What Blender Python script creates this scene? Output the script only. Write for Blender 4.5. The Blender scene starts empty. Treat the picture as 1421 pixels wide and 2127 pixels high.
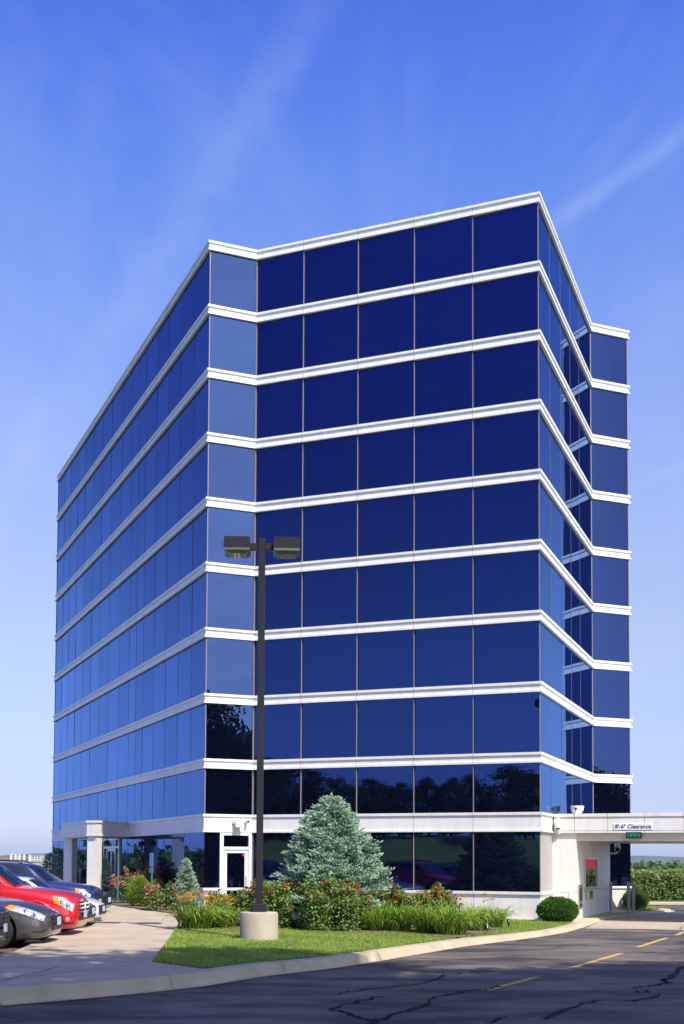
import bpy, bmesh, math, random
from mathutils import Vector, Matrix, noise
sc = bpy.context.scene
COL = sc.collection
R = math.radians
# ------------------------------------------------------------------ camera
F_PX, W_PX, H_PX = 2488.54, 1421.0, 2127.0
PITCH, ROLL = 0.0493456, 0.0054658
PPX, PPY = 710.5-60.83, 1663.35
EYE = 1.9
cam = bpy.data.cameras.new('camera'); cam_o = bpy.data.objects.new('camera', cam); COL.objects.link(cam_o)
cam.sensor_fit = 'HORIZONTAL'; cam.sensor_width = 36.0
cam.lens = 36.0*F_PX/W_PX
cam.shift_x = (710.5-PPX)/W_PX
cam.shift_y = (PPY-1063.5)/W_PX
cam.clip_start = 0.1; cam.clip_end = 20000
cam_o.matrix_world = Matrix.Translation((0, 0, EYE)) @ Matrix.Rotation(math.pi/2+PITCH, 4, 'X') @ Matrix.Rotation(ROLL, 4, 'Z')
sc.camera = cam_o
# ------------------------------------------------------------------ sun, sky, exposure
SUN_EL = R(50)
SUN_H = Vector((0.52, -0.854, 0)).normalized()
SUN_D = Vector((SUN_H.x*math.cos(SUN_EL), SUN_H.y*math.cos(SUN_EL), math.sin(SUN_EL)))
sun = bpy.data.lights.new('sun', 'SUN'); sun.energy = 5.0; sun.angle = R(0.53); sun.color = (1.0, 0.91, 0.75)
sun_o = bpy.data.objects.new('sun', sun); COL.objects.link(sun_o)
sun_o.rotation_euler = SUN_D.to_track_quat('Z', 'Y').to_euler(); sun_o.location = (0, 0, 60)
wd = bpy.data.worlds.new('World'); sc.world = wd; wd.use_nodes = True
wn, wl = wd.node_tree.nodes, wd.node_tree.links
wn.clear()
wo = wn.new('ShaderNodeOutputWorld'); wb = wn.new('ShaderNodeBackground'); wb.inputs[1].default_value = 0.128
sky = wn.new('ShaderNodeTexSky'); sky.sky_type = 'NISHITA'; sky.sun_disc = False
sky.sun_elevation = SUN_EL; sky.sun_rotation = math.atan2(SUN_H.x, SUN_H.y)
sky.air_density = 1.0; sky.dust_density = 0.6; sky.ozone_density = 3.0; sky.altitude = 200
tc = wn.new('ShaderNodeTexCoord'); sep = wn.new('ShaderNodeSeparateXYZ'); wl.new(tc.outputs['Generated'], sep.inputs[0])
rp = wn.new('ShaderNodeValToRGB'); wl.new(sep.outputs['Z'], rp.inputs[0])       # air colour correction by height above the horizon
SKY_GAIN = [(0.0, (.77, .82, 1.30)), (.054, (.77, .73, 1.02)), (.19, (1.30, 1.05, 1.10)), (.30, (1.48, 1.24, 1.40)), (.40, (1.34, 1.24, 1.68)), (.51, (.90, 1.12, 1.88)), (.58, (.64, .90, 1.94)), (.72, (.46, .60, 1.15)), (1.0, (.40, .46, .85))]
el_ = rp.color_ramp.elements
while len(el_) < len(SKY_GAIN): el_.new(.5)
for e_, (p_, c_) in zip(el_, SKY_GAIN): e_.position = p_
for e_, (p_, c_) in zip(el_, SKY_GAIN): e_.color = (c_[0]/2, c_[1]/2, c_[2]/2, 1)
sc2 = wn.new('ShaderNodeVectorMath'); sc2.operation = 'SCALE'; sc2.inputs['Scale'].default_value = 2.0; wl.new(rp.outputs[0], sc2.inputs[0])
tint = wn.new('ShaderNodeVectorMath'); tint.operation = 'MULTIPLY'; wl.new(sky.outputs[0], tint.inputs[0]); wl.new(sc2.outputs[0], tint.inputs[1])
# bright veil of thin high cloud round the sun
dt = wn.new('ShaderNodeVectorMath'); dt.operation = 'DOT_PRODUCT'; dt.inputs[1].default_value = SUN_D; wl.new(tc.outputs['Generated'], dt.inputs[0])
mxm = wn.new('ShaderNodeMath'); mxm.operation = 'MAXIMUM'; mxm.inputs[1].default_value = 0; wl.new(dt.outputs['Value'], mxm.inputs[0])
pw = wn.new('ShaderNodeMath'); pw.operation = 'POWER'; pw.inputs[1].default_value = 5; wl.new(mxm.outputs[0], pw.inputs[0])
au = wn.new('ShaderNodeVectorMath'); au.operation = 'SCALE'; au.inputs[0].default_value = (5, 5, 5); wl.new(pw.outputs[0], au.inputs['Scale'])
ad = wn.new('ShaderNodeVectorMath'); ad.operation = 'ADD'; wl.new(tint.outputs[0], ad.inputs[0]); wl.new(au.outputs[0], ad.inputs[1])
# cirrus: noise on a high flat layer
zz = wn.new('ShaderNodeMath'); zz.operation = 'ADD'; zz.inputs[1].default_value = .16; wl.new(sep.outputs['Z'], zz.inputs[0])
dv = wn.new('ShaderNodeVectorMath'); dv.operation = 'DIVIDE'; cmb = wn.new('ShaderNodeCombineXYZ')
for k in range(3): wl.new(zz.outputs[0], cmb.inputs[k])
wl.new(tc.outputs['Generated'], dv.inputs[0]); wl.new(cmb.outputs[0], dv.inputs[1])
mp = wn.new('ShaderNodeMapping'); mp.inputs['Rotation'].default_value = (0, 0, R(-58)); mp.inputs['Scale'].default_value = (2.4, 1.0, 0.0); mp.inputs['Location'].default_value = (.35, .2, 0)
nz = wn.new('ShaderNodeTexNoise'); nz.inputs['Scale'].default_value = 1.4; nz.inputs['Detail'].default_value = 11; nz.inputs['Roughness'].default_value = .66; nz.inputs['Distortion'].default_value = .7
rmp = wn.new('ShaderNodeMapRange'); rmp.inputs[1].default_value = .45; rmp.inputs[2].default_value = .78; rmp.inputs[4].default_value = .22
cir = wn.new('ShaderNodeMix'); cir.data_type = 'RGBA'; cir.inputs[7].default_value = (3.9, 4.5, 6.6, 1)
wl.new(dv.outputs[0], mp.inputs[0]); wl.new(mp.outputs[0], nz.inputs[0]); wl.new(nz.outputs[0], rmp.inputs[0])
wl.new(rmp.outputs[0], cir.inputs[0]); wl.new(ad.outputs[0], cir.inputs[6])
last_ = cir.outputs[2]
# deeper blue on the side away from the sun
dp_n = wn.new('ShaderNodeVectorMath'); dp_n.operation = 'DOT_PRODUCT'; dp_n.inputs[1].default_value = Vector((-.955, -.297, 0)); wl.new(tc.outputs['Generated'], dp_n.inputs[0])
dp_m = wn.new('ShaderNodeMapRange'); dp_m.interpolation_type = 'SMOOTHSTEP'; dp_m.inputs[1].default_value = .04; dp_m.inputs[2].default_value = .72; wl.new(dp_n.outputs['Value'], dp_m.inputs[0])
dp_x = wn.new('ShaderNodeMix'); dp_x.data_type = 'RGBA'; dp_x.blend_type = 'MULTIPLY'; dp_x.inputs[7].default_value = (.34, .46, .92, 1); wl.new(dp_m.outputs[0], dp_x.inputs[0]); wl.new(last_, dp_x.inputs[6]); last_ = dp_x.outputs[2]
# added horizon glow, kept out of the view, brightens what the glass mirrors
hz_y = wn.new('ShaderNodeMapRange'); hz_y.interpolation_type = 'SMOOTHSTEP'; hz_y.inputs[1].default_value = math.cos(R(20)); hz_y.inputs[2].default_value = math.cos(R(34)); wl.new(sep.outputs['Y'], hz_y.inputs[0])
hz_z = wn.new('ShaderNodeMapRange'); hz_z.interpolation_type = 'SMOOTHSTEP'; hz_z.inputs[1].default_value = .36; hz_z.inputs[2].default_value = .0; wl.new(sep.outputs['Z'], hz_z.inputs[0])
hz_m = wn.new('ShaderNodeMath'); hz_m.operation = 'MULTIPLY'; wl.new(hz_y.outputs[0], hz_m.inputs[0]); wl.new(hz_z.outputs[0], hz_m.inputs[1])
hz_s = wn.new('ShaderNodeVectorMath'); hz_s.operation = 'SCALE'; hz_s.inputs[0].default_value = (2.3, 4.0, 5.6); wl.new(hz_m.outputs[0], hz_s.inputs['Scale'])
hz_a = wn.new('ShaderNodeVectorMath'); hz_a.operation = 'ADD'; wl.new(last_, hz_a.inputs[0]); wl.new(hz_s.outputs[0], hz_a.inputs[1]); last_ = hz_a.outputs[0]
# a milky cloud bank low under the sun, behind the viewer
bk_h = wn.new('ShaderNodeVectorMath'); bk_h.operation = 'MULTIPLY'; bk_h.inputs[1].default_value = (1, 1, 0); wl.new(tc.outputs['Generated'], bk_h.inputs[0])
bk_nn = wn.new('ShaderNodeVectorMath'); bk_nn.operation = 'NORMALIZE'; wl.new(bk_h.outputs[0], bk_nn.inputs[0])
bk_n = wn.new('ShaderNodeVectorMath'); bk_n.operation = 'DOT_PRODUCT'; bk_n.inputs[1].default_value = Vector((.655, -.755, 0)).normalized(); wl.new(bk_nn.outputs[0], bk_n.inputs[0])
bk_m0 = wn.new('ShaderNodeMapRange'); bk_m0.interpolation_type = 'SMOOTHSTEP'; bk_m0.inputs[1].default_value = math.cos(R(21)); bk_m0.inputs[2].default_value = math.cos(R(6)); wl.new(bk_n.outputs['Value'], bk_m0.inputs[0])
bk_mz = wn.new('ShaderNodeMapRange'); bk_mz.interpolation_type = 'SMOOTHSTEP'; bk_mz.inputs[1].default_value = .68; bk_mz.inputs[2].default_value = .42; wl.new(sep.outputs['Z'], bk_mz.inputs[0])
bk_m = wn.new('ShaderNodeMath'); bk_m.operation = 'MULTIPLY'; wl.new(bk_m0.outputs[0], bk_m.inputs[0]); wl.new(bk_mz.outputs[0], bk_m.inputs[1])
bk_z = wn.new('ShaderNodeTexNoise'); bk_z.inputs['Scale'].default_value = 5; bk_z.inputs['Detail'].default_value = 6; bk_z.inputs['Distortion'].default_value = .8; wl.new(mp.outputs[0], bk_z.inputs[0])
bk_r = wn.new('ShaderNodeMapRange'); bk_r.inputs[1].default_value = .3; bk_r.inputs[2].default_value = .7; bk_r.inputs[3].default_value = .72; wl.new(bk_z.outputs[0], bk_r.inputs[0])
bk_f = wn.new('ShaderNodeMath'); bk_f.operation = 'MULTIPLY'; wl.new(bk_m.outputs[0], bk_f.inputs[0]); wl.new(bk_r.outputs[0], bk_f.inputs[1])
bk_x = wn.new('ShaderNodeMix'); bk_x.data_type = 'RGBA'; bk_x.inputs[7].default_value = (18.5, 22.5, 23.5, 1); wl.new(bk_f.outputs[0], bk_x.inputs[0]); wl.new(last_, bk_x.inputs[6]); last_ = bk_x.outputs[2]
for (xa, ya, xb, yb, half, amt) in ((660, 0, 180, 760, .026, .15), (1421, 268, 1150, 455, .012, .22), (60, 880, -20, 1150, .016, .18), (1421, 960, 1310, 1010, .006, .12)):
    def _d(x, y): u = -(y-PPY)/F_PX; return Vector(((x-PPX)/F_PX, math.cos(PITCH)-u*math.sin(PITCH), math.sin(PITCH)+u*math.cos(PITCH))).normalized()
    A_, B_ = _d(xa, ya), _d(xb, yb); N_ = A_.cross(B_).normalized(); M_ = (A_+B_).normalized(); ext = A_.angle(B_)*.62
    n1 = wn.new('ShaderNodeVectorMath'); n1.operation = 'DOT_PRODUCT'; n1.inputs[1].default_value = N_; wl.new(tc.outputs['Generated'], n1.inputs[0])
    wob = wn.new('ShaderNodeTexNoise'); wob.inputs['Scale'].default_value = 22; wob.inputs['Detail'].default_value = 8; wob.inputs['Roughness'].default_value = .62; wl.new(tc.outputs['Generated'], wob.inputs[0])
    w2 = wn.new('ShaderNodeMath'); w2.operation = 'MULTIPLY_ADD'; w2.inputs[1].default_value = half*1.2; w2.inputs[2].default_value = -half*.6; wl.new(wob.outputs[0], w2.inputs[0])
    n2 = wn.new('ShaderNodeMath'); n2.operation = 'ADD'; wl.new(n1.outputs['Value'], n2.inputs[0]); wl.new(w2.outputs[0], n2.inputs[1])
    ab = wn.new('ShaderNodeMath'); ab.operation = 'ABSOLUTE'; wl.new(n2.outputs[0], ab.inputs[0])
    m1 = wn.new('ShaderNodeMapRange'); m1.interpolation_type = 'SMOOTHSTEP'; m1.inputs[1].default_value = 0; m1.inputs[2].default_value = half; m1.inputs[3].default_value = 1; m1.inputs[4].default_value = 0; wl.new(ab.outputs[0], m1.inputs[0])
    n3_ = wn.new('ShaderNodeVectorMath'); n3_.operation = 'DOT_PRODUCT'; n3_.inputs[1].default_value = M_; wl.new(tc.outputs['Generated'], n3_.inputs[0])
    m2 = wn.new('ShaderNodeMapRange'); m2.interpolation_type = 'SMOOTHSTEP'; m2.inputs[1].default_value = math.cos(ext*1.25); m2.inputs[2].default_value = math.cos(ext*.6); wl.new(n3_.outputs['Value'], m2.inputs[0])
    mm = wn.new('ShaderNodeMath'); mm.operation = 'MULTIPLY'; wl.new(m1.outputs[0], mm.inputs[0]); wl.new(m2.outputs[0], mm.inputs[1])
    m3 = wn.new('ShaderNodeMapRange'); m3.inputs[1].default_value = .3; m3.inputs[2].default_value = .7; m3.inputs[3].default_value = .25; wl.new(wob.outputs[0], m3.inputs[0])
    m4 = wn.new('ShaderNodeMath'); m4.operation = 'MULTIPLY'; wl.new(mm.outputs[0], m4.inputs[0]); wl.new(m3.outputs[0], m4.inputs[1])
    m5 = wn.new('ShaderNodeMath'); m5.operation = 'MULTIPLY'; m5.inputs[1].default_value = amt; wl.new(m4.outputs[0], m5.inputs[0])
    st_ = wn.new('ShaderNodeMix'); st_.data_type = 'RGBA'; st_.inputs[7].default_value = (4.2, 4.7, 6.6, 1); wl.new(m5.outputs[0], st_.inputs[0]); wl.new(last_, st_.inputs[6]); last_ = st_.outputs[2]
wl.new(last_, wb.inputs[0]); wl.new(wb.outputs[0], wo.inputs[0])
sc.view_settings.view_transform = 'Standard'; sc.view_settings.look = 'None'
sc.view_settings.exposure = 0.25; sc.view_settings.gamma = 1.0; sc.view_settings.use_curve_mapping = False
sc.render.engine = 'CYCLES'
try:
    sc.cycles.max_bounces = 10; sc.cycles.transparent_max_bounces = 8; sc.cycles.glossy_bounces = 6
except Exception: pass

# ------------------------------------------------------------------ geometry of the view: pixel of the photo -> place
def ray(x, y):
    c, s = math.cos(ROLL), math.sin(ROLL); cp, sp = math.cos(PITCH), math.sin(PITCH)
    dx, dy = x-PPX, y-PPY
    ix = c*dx+s*dy; iy = -s*dx+c*dy; u = -iy/F_PX
    return Vector((ix/F_PX, cp-u*sp, sp+u*cp))
def proj(p):
    X, Y, z = p[0], p[1], p[2]-EYE; cp, sp = math.cos(PITCH), math.sin(PITCH); c, s = math.cos(ROLL), math.sin(ROLL)
    d = max(Y*cp+z*sp, .1); u = -Y*sp+z*cp; ix = F_PX*X/d; iy = -F_PX*u/d
    return PPX+c*ix-s*iy, PPY+s*ix+c*iy
def gz(X, Y):                                    # the raised island: pavement, lawn, beds
    return min(max(.06-.0125*X+.001*(Y-20), -.05), .24)
ROAD = -.13
def gp(x, y, z=None):
    r = ray(x, y); zz = .1 if z is None else z
    for _ in range(25):
        t = (zz-EYE)/r.z; P = r*t
        if z is None: zz = gz(P.x, P.y)
        else: break
    return Vector((P.x, P.y, zz))
TH = -22.376
def dd(a): return Vector((math.cos(R(TH+a)), math.sin(R(TH+a)), 0))
V = Vector
P3 = V((7.4202, 38.619, 0)); P2 = P3-dd(0)*10.334; P1 = P2-dd(45)*1.846; P0 = P1+dd(135)*28.955
P4 = P3+dd(90)*10.487; P5 = P4+dd(45)*1.892
P6 = P0+dd(45)*((P5-P0).dot(dd(45)))
def colhit(x, A, d, y=1750):                     # pixel column against a vertical plane: distance along it
    r = ray(x, y); det = r.x*(-d.y)+d.x*r.y
    t = (A.x*(-d.y)+d.x*A.y)/det
    P = r*t
    return (V((P.x, P.y, 0))-V((A.x, A.y, 0))).dot(d), P+V((0, 0, EYE))

# ------------------------------------------------------------------ materials
MATS = {}
def mat(name, col, rough=.6, metal=0.0, spec=.5, var=0.0, vscale=3.0, bump=0.0, bscale=40.0, coat=0.0, island=0.0, trans=0.0, emit=None, col2=None, detail=5, dist=0.0):
    if name in MATS: return MATS[name]
    m = bpy.data.materials.new(name); m.use_nodes = True
    n, l = m.node_tree.nodes, m.node_tree.links
    b = n['Principled BSDF']; out = n['Material Output']
    b.inputs['Base Color'].default_value = (*col, 1); b.inputs['Roughness'].default_value = rough
    b.inputs['Metallic'].default_value = metal; b.inputs['Specular IOR Level'].default_value = spec
    b.inputs['Coat Weight'].default_value = coat; b.inputs['Coat Roughness'].default_value = .03
    src = None
    if var > 0 or col2:
        t = n.new('ShaderNodeTexCoord'); x = n.new('ShaderNodeTexNoise'); x.inputs['Scale'].default_value = vscale; x.inputs['Detail'].default_value = detail; x.inputs['Roughness'].default_value = .62; x.inputs['Distortion'].default_value = dist
        l.new(t.outputs['Object'], x.inputs['Vector'])
        mr = n.new('ShaderNodeMapRange'); mr.inputs[1].default_value = .32; mr.inputs[2].default_value = .68
        l.new(x.outputs[0], mr.inputs[0])
        mx = n.new('ShaderNodeMix'); mx.data_type = 'RGBA'
        c2 = col2 or tuple(c*(1+var) for c in col); c1 = col if col2 else tuple(c*(1-var) for c in col)
        mx.inputs[6].default_value = (*c1, 1); mx.inputs[7].default_value = (*c2, 1)
        l.new(mr.outputs[0], mx.inputs[0]); src = mx.outputs[2]
    if island > 0:
        g = n.new('ShaderNodeNewGeometry'); hs = n.new('ShaderNodeHueSaturation')
        mv = n.new('ShaderNodeMapRange'); mv.inputs[3].default_value = 1-island; mv.inputs[4].default_value = 1+island
        mh = n.new('ShaderNodeMapRange'); mh.inputs[3].default_value = .5-.03*island; mh.inputs[4].default_value = .5+.05*island
        l.new(g.outputs['Random Per Island'], mv.inputs[0]); l.new(g.outputs['Random Per Island'], mh.inputs[0])
        l.new(mv.outputs[0], hs.inputs['Value']); l.new(mh.outputs[0], hs.inputs['Hue'])
        if src: l.new(src, hs.inputs['Color'])
        else: hs.inputs['Color'].default_value = (*col, 1)
        src = hs.outputs[0]
    if src: l.new(src, b.inputs['Base Color'])
    if bump > 0:
        t2 = n.new('ShaderNodeTexCoord'); x2 = n.new('ShaderNodeTexNoise'); x2.inputs['Scale'].default_value = bscale; x2.inputs['Detail'].default_value = 4
        bp = n.new('ShaderNodeBump'); bp.inputs['Strength'].default_value = bump; bp.inputs['Distance'].default_value = .02
        l.new(t2.outputs['Object'], x2.inputs['Vector']); l.new(x2.outputs[0], bp.inputs['Height']); l.new(bp.outputs[0], b.inputs['Normal'])
    if emit:
        b.inputs['Emission Color'].default_value = (*emit[:3], 1); b.inputs['Emission Strength'].default_value = emit[3]
    if trans > 0:
        tr = n.new('ShaderNodeBsdfTranslucent'); ms = n.new('ShaderNodeMixShader'); ms.inputs[0].default_value = trans
        if src: l.new(src, tr.inputs[0])
        else: tr.inputs[0].default_value = (*col, 1)
        l.new(b.outputs[0], ms.inputs[1]); l.new(tr.outputs[0], ms.inputs[2]); l.new(ms.outputs[0], out.inputs[0])
    MATS[name] = m
    return m
def glass_mat(name, base, tintc, ior, wave=.0, haze=0.0, graze=None):
    m = bpy.data.materials.new(name); m.use_nodes = True
    n, l = m.node_tree.nodes, m.node_tree.links; n.clear()
    out = n.new('ShaderNodeOutputMaterial'); df = n.new('ShaderNodeBsdfDiffuse'); gl = n.new('ShaderNodeBsdfGlossy'); fr = n.new('ShaderNodeFresnel'); mx = n.new('ShaderNodeMixShader')
    df.inputs[0].default_value = (*base, 1); gl.inputs[0].default_value = (*tintc, 1); gl.inputs['Roughness'].default_value = 0.0
    fr.inputs[0].default_value = ior
    if wave > 0:
        t = n.new('ShaderNodeTexCoord'); x = n.new('ShaderNodeTexNoise'); x.inputs['Scale'].default_value = .9; x.inputs['Detail'].default_value = 1
        bp = n.new('ShaderNodeBump'); bp.inputs['Strength'].default_value = wave; bp.inputs['Distance'].default_value = .02
        l.new(t.outputs['Object'], x.inputs['Vector']); l.new(x.outputs[0], bp.inputs['Height']); l.new(bp.outputs[0], gl.inputs['Normal'])
    if graze:                                    # the coating loses its colour towards grazing view; panes differ a little
        mr = n.new('ShaderNodeMapRange'); mr.inputs[1].default_value = .14; mr.inputs[2].default_value = .60; l.new(fr.outputs[0], mr.inputs[0])
        mc = n.new('ShaderNodeMix'); mc.data_type = 'RGBA'; mc.inputs[6].default_value = (*tintc, 1); mc.inputs[7].default_value = (*graze, 1); l.new(mr.outputs[0], mc.inputs[0])
        oi = n.new('ShaderNodeObjectInfo'); ge = n.new('ShaderNodeNewGeometry'); am = n.new('ShaderNodeMath'); am.operation = 'ADD'; l.new(oi.outputs['Random'], am.inputs[0]); l.new(ge.outputs['Random Per Island'], am.inputs[1])
        fm = n.new('ShaderNodeMath'); fm.operation = 'FRACT'; l.new(am.outputs[0], fm.inputs[0])
        vr = n.new('ShaderNodeMapRange'); vr.inputs[3].default_value = .90; vr.inputs[4].default_value = 1.04; l.new(fm.outputs[0], vr.inputs[0])
        vm = n.new('ShaderNodeVectorMath'); vm.operation = 'SCALE'; l.new(mc.outputs[2], vm.inputs[0]); l.new(vr.outputs[0], vm.inputs['Scale']); l.new(vm.outputs[0], gl.inputs[0])
    l.new(fr.outputs[0], mx.inputs[0]); l.new(df.outputs[0], mx.inputs[1]); l.new(gl.outputs[0], mx.inputs[2])
    if haze > 0:                                 # dust film: a soft broad sheen over the mirror coat
        g2 = n.new('ShaderNodeBsdfGlossy'); g2.inputs[0].default_value = (.55, .62, .72, 1); g2.inputs['Roughness'].default_value = .36; m2 = n.new('ShaderNodeMixShader'); m2.inputs[0].default_value = haze
        l.new(mx.outputs[0], m2.inputs[1]); l.new(g2.outputs[0], m2.inputs[2]); l.new(m2.outputs[0], out.inputs[0])
    else: l.new(mx.outputs[0], out.inputs[0])
    MATS[name] = m
    return m
GLASS = glass_mat('tinted_glass', (.001, .0018, .008), (.25, .37, .96), 2.2, wave=.09, graze=(.34, .57, 1.0))
white = mat('white_panel', (.79, .775, .74), rough=.5, var=.04, vscale=1.6, detail=8)
def add_streaks(m, lo):
    n, l = m.node_tree.nodes, m.node_tree.links; b = n['Principled BSDF']; src = b.inputs['Base Color'].links[0].from_socket
    t = n.new('ShaderNodeTexCoord'); q = n.new('ShaderNodeMapping'); q.inputs['Scale'].default_value = (3.2, 3.2, .35); x = n.new('ShaderNodeTexNoise'); x.inputs['Scale'].default_value = 1.6; x.inputs['Detail'].default_value = 7; x.inputs['Roughness'].default_value = .65
    r_ = n.new('ShaderNodeMapRange'); r_.inputs[1].default_value = .35; r_.inputs[2].default_value = .55; r_.inputs[3].default_value = lo; r_.inputs[4].default_value = 1.0
    mu = n.new('ShaderNodeMix'); mu.data_type = 'RGBA'; mu.blend_type = 'MULTIPLY'; mu.inputs[0].default_value = 1
    l.new(t.outputs['Object'], q.inputs[0]); l.new(q.outputs[0], x.inputs[0]); l.new(x.outputs[0], r_.inputs[0]); l.new(src, mu.inputs[6]); l.new(r_.outputs[0], mu.inputs[7]); l.new(mu.outputs[2], b.inputs['Base Color'])
add_streaks(white, .925)
seam = mat('panel_seam', (.30, .25, .20), rough=.8)
mull = mat('mullion', (.24, .21, .20), rough=.5)
mull_shaded = mat('mullion_shaded', (.075, .11, .21), rough=.5)  # joint colour of the left face, its shade and blue reflection painted in
dark = mat('dark_core', (.012, .013, .02), rough=.7)
roofm = mat('roof_gravel', (.35, .34, .32), rough=.9, var=.2)
greyp = mat('grey_panel', (.42, .39, .40), rough=.5)
soffit = mat('soffit', (.62, .57, .46), rough=.22, var=.05, vscale=.7)
alu = mat('aluminium', (.60, .58, .55), rough=.35, metal=.6)
steel = mat('steel', (.55, .53, .50), rough=.25, metal=.9, var=.15, vscale=6)
conc = mat('concrete', (.475, .395, .30), rough=.85, var=.16, vscale=1.1, detail=10, bump=.15, bscale=60)
kerbm = mat('kerb_concrete', (.49, .41, .30), rough=.85, var=.12, vscale=1.5, bump=.2, bscale=50)
lampm = mat('bronze_paint', (.018, .018, .024), rough=.38)
blackm = mat('black_plastic', (.012, .012, .013), rough=.4)
rubber = mat('rubber', (.018, .018, .018), rough=.8)
yellow = mat('yellow_paint', (.56, .36, .11), rough=.8, var=.35, vscale=9)
tar = mat('crack_tar', (.017, .016, .016), rough=.85, spec=.15)

# ------------------------------------------------------------------ mesh helpers
class MB:
    def __init__(s): s.v = []; s.f = []; s.m = []
    def add(s, vs, fs, mi=0):
        o = len(s.v); s.v += [tuple(p) for p in vs]
        for f in fs: s.f.append(tuple(i+o for i in f)); s.m.append(mi)
    def box(s, c, size, rz=0.0, mi=0, bev=0.0):
        hx, hy, hz = size[0]/2, size[1]/2, size[2]/2; ca, sa = math.cos(rz), math.sin(rz)
        def T(x, y, z): return (c[0]+ca*x-sa*y, c[1]+sa*x+ca*y, c[2]+z)
        if bev <= 0:
            vs = [T(x, y, z) for z in (-hz, hz) for x, y in ((-hx, -hy), (hx, -hy), (hx, hy), (-hx, hy))]
            s.add(vs, [(3, 2, 1, 0), (4, 5, 6, 7), (0, 1, 5, 4), (1, 2, 6, 5), (2, 3, 7, 6), (3, 0, 4, 7)], mi); return
        b = min(bev, hx*.9, hy*.9, hz*.9); rings = []
        for z, i in ((-hz, b), (-hz+b, 0), (hz-b, 0), (hz, b)):
            x, y = hx-i, hy-i; q = b*.6
            rings.append([T(*p, z) for p in ((-x+q, -y), (x-q, -y), (x, -y+q), (x, y-q), (x-q, y), (-x+q, y), (-x, y-q), (-x, -y+q))])
        s.loft(rings, mi)
    def loft(s, rings, mi=0, cap=True, closed=True):
        n = len(rings[0]); vs = [p for r in rings for p in r]; fs = []
        for i in range(len(rings)-1):
            for j in range(n if closed else n-1):
                k = (j+1) % n
                fs.append((i*n+j, i*n+k, (i+1)*n+k, (i+1)*n+j))
        if cap: fs.append(tuple(range(n))[::-1]); fs.append(tuple(range((len(rings)-1)*n, len(rings)*n)))
        s.add(vs, fs, mi)
    def prism(s, poly, z0, z1, mi=0):
        n = len(poly); f = (lambda p, z: (p[0], p[1], z(p) if callable(z) else z))
        vs = [f(p, z0) for p in poly]+[f(p, z1) for p in poly]
        fs = [tuple(range(n))[::-1], tuple(range(n, 2*n))]+[(i, (i+1) % n, n+(i+1) % n, n+i) for i in range(n)]
        s.add(vs, fs, mi)
    def tube(s, pts, r, n=8, mi=0, cap=True):
        pts = [V(p) for p in pts]; rs = r if isinstance(r, (list, tuple)) else [r]*len(pts); rings = []
        for i, p in enumerate(pts):
            t = (pts[min(i+1, len(pts)-1)]-pts[max(i-1, 0)]).normalized()
            a = t.orthogonal().normalized() if i == 0 else (a-t*a.dot(t)).normalized()
            b = t.cross(a)
            rings.append([p+(a*math.cos(2*math.pi*k/n)+b*math.sin(2*math.pi*k/n))*rs[i] for k in range(n)])
        s.loft(rings, mi, cap)
    def lathe(s, prof, c=(0, 0, 0), n=24, mi=0, axis='Z', cap=True):
        rings = []
        for r, z in prof:
            ring = []
            for k in range(n):
                a = 2*math.pi*k/n; x, y = r*math.cos(a), r*math.sin(a)
                ring.append((c[0]+x, c[1]+y, c[2]+z) if axis == 'Z' else (c[0]+x, c[1]+z, c[2]-y) if axis == 'Y' else (c[0]+z, c[1]+x, c[2]+y))
            rings.append(ring)
        s.loft(rings, mi, cap)
    def ball(s, c, r, n=10, sq=(1, 1, 1), mi=0):
        rings = []
        for i in range(1, n):
            th = math.pi*i/n; rings.append([(c[0]+sq[0]*r*math.sin(th)*math.cos(2*math.pi*k/(2*n)), c[1]+sq[1]*r*math.sin(th)*math.sin(2*math.pi*k/(2*n)), c[2]-sq[2]*r*math.cos(th)) for k in range(2*n)])
        s.loft(rings, mi)
    def build(s, name, mats, parent=None, smooth=False, world=True):
        me = bpy.data.meshes.new(name)
        off = V((0, 0, 0))
        if parent is not None and world:
            q = parent
            while q is not None: off = off+q.location; q = q.parent
        me.from_pydata([(a-off.x, b-off.y, c-off.z) for a, b, c in s.v], [], s.f)
        for m_ in (mats if isinstance(mats, (list, tuple)) else [mats]): me.materials.append(m_)
        me.polygons.foreach_set('material_index', s.m)
        if smooth: me.polygons.foreach_set('use_smooth', [True]*len(s.f))
        me.update()
        o = bpy.data.objects.new(name, me); COL.objects.link(o)
        if parent is not None: o.parent = parent
        return o
def autosmooth(o, ang=35):
    bm = bmesh.new(); bm.from_mesh(o.data)
    bmesh.ops.recalc_face_normals(bm, faces=bm.faces)
    for f in bm.faces: f.smooth = True
    for e in bm.edges:
        if len(e.link_faces) != 2 or e.calc_face_angle(0) > R(ang): e.smooth = False
    bm.to_mesh(o.data); bm.free(); return o
def empty(name, loc, label=None, cat=None, group=None, rz=0.0):
    o = bpy.data.objects.new(name, None); COL.objects.link(o); o.empty_display_size = .2
    o.location = loc; o.rotation_euler = (0, 0, rz); tag(o, label, cat, group); return o
def tag(o, label=None, cat=None, group=None, kind=None):
    if label: o['label'] = label
    if cat: o['category'] = cat
    if group: o['group'] = group
    if kind: o['kind'] = kind
    return o
def copy_tree(o, parent=None):
    c = o.copy(); COL.objects.link(c)
    if parent is not None: c.parent = parent
    for ch in list(o.children): copy_tree(ch, c)
    return c
def struct(o): o['kind'] = 'structure'; return o
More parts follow.
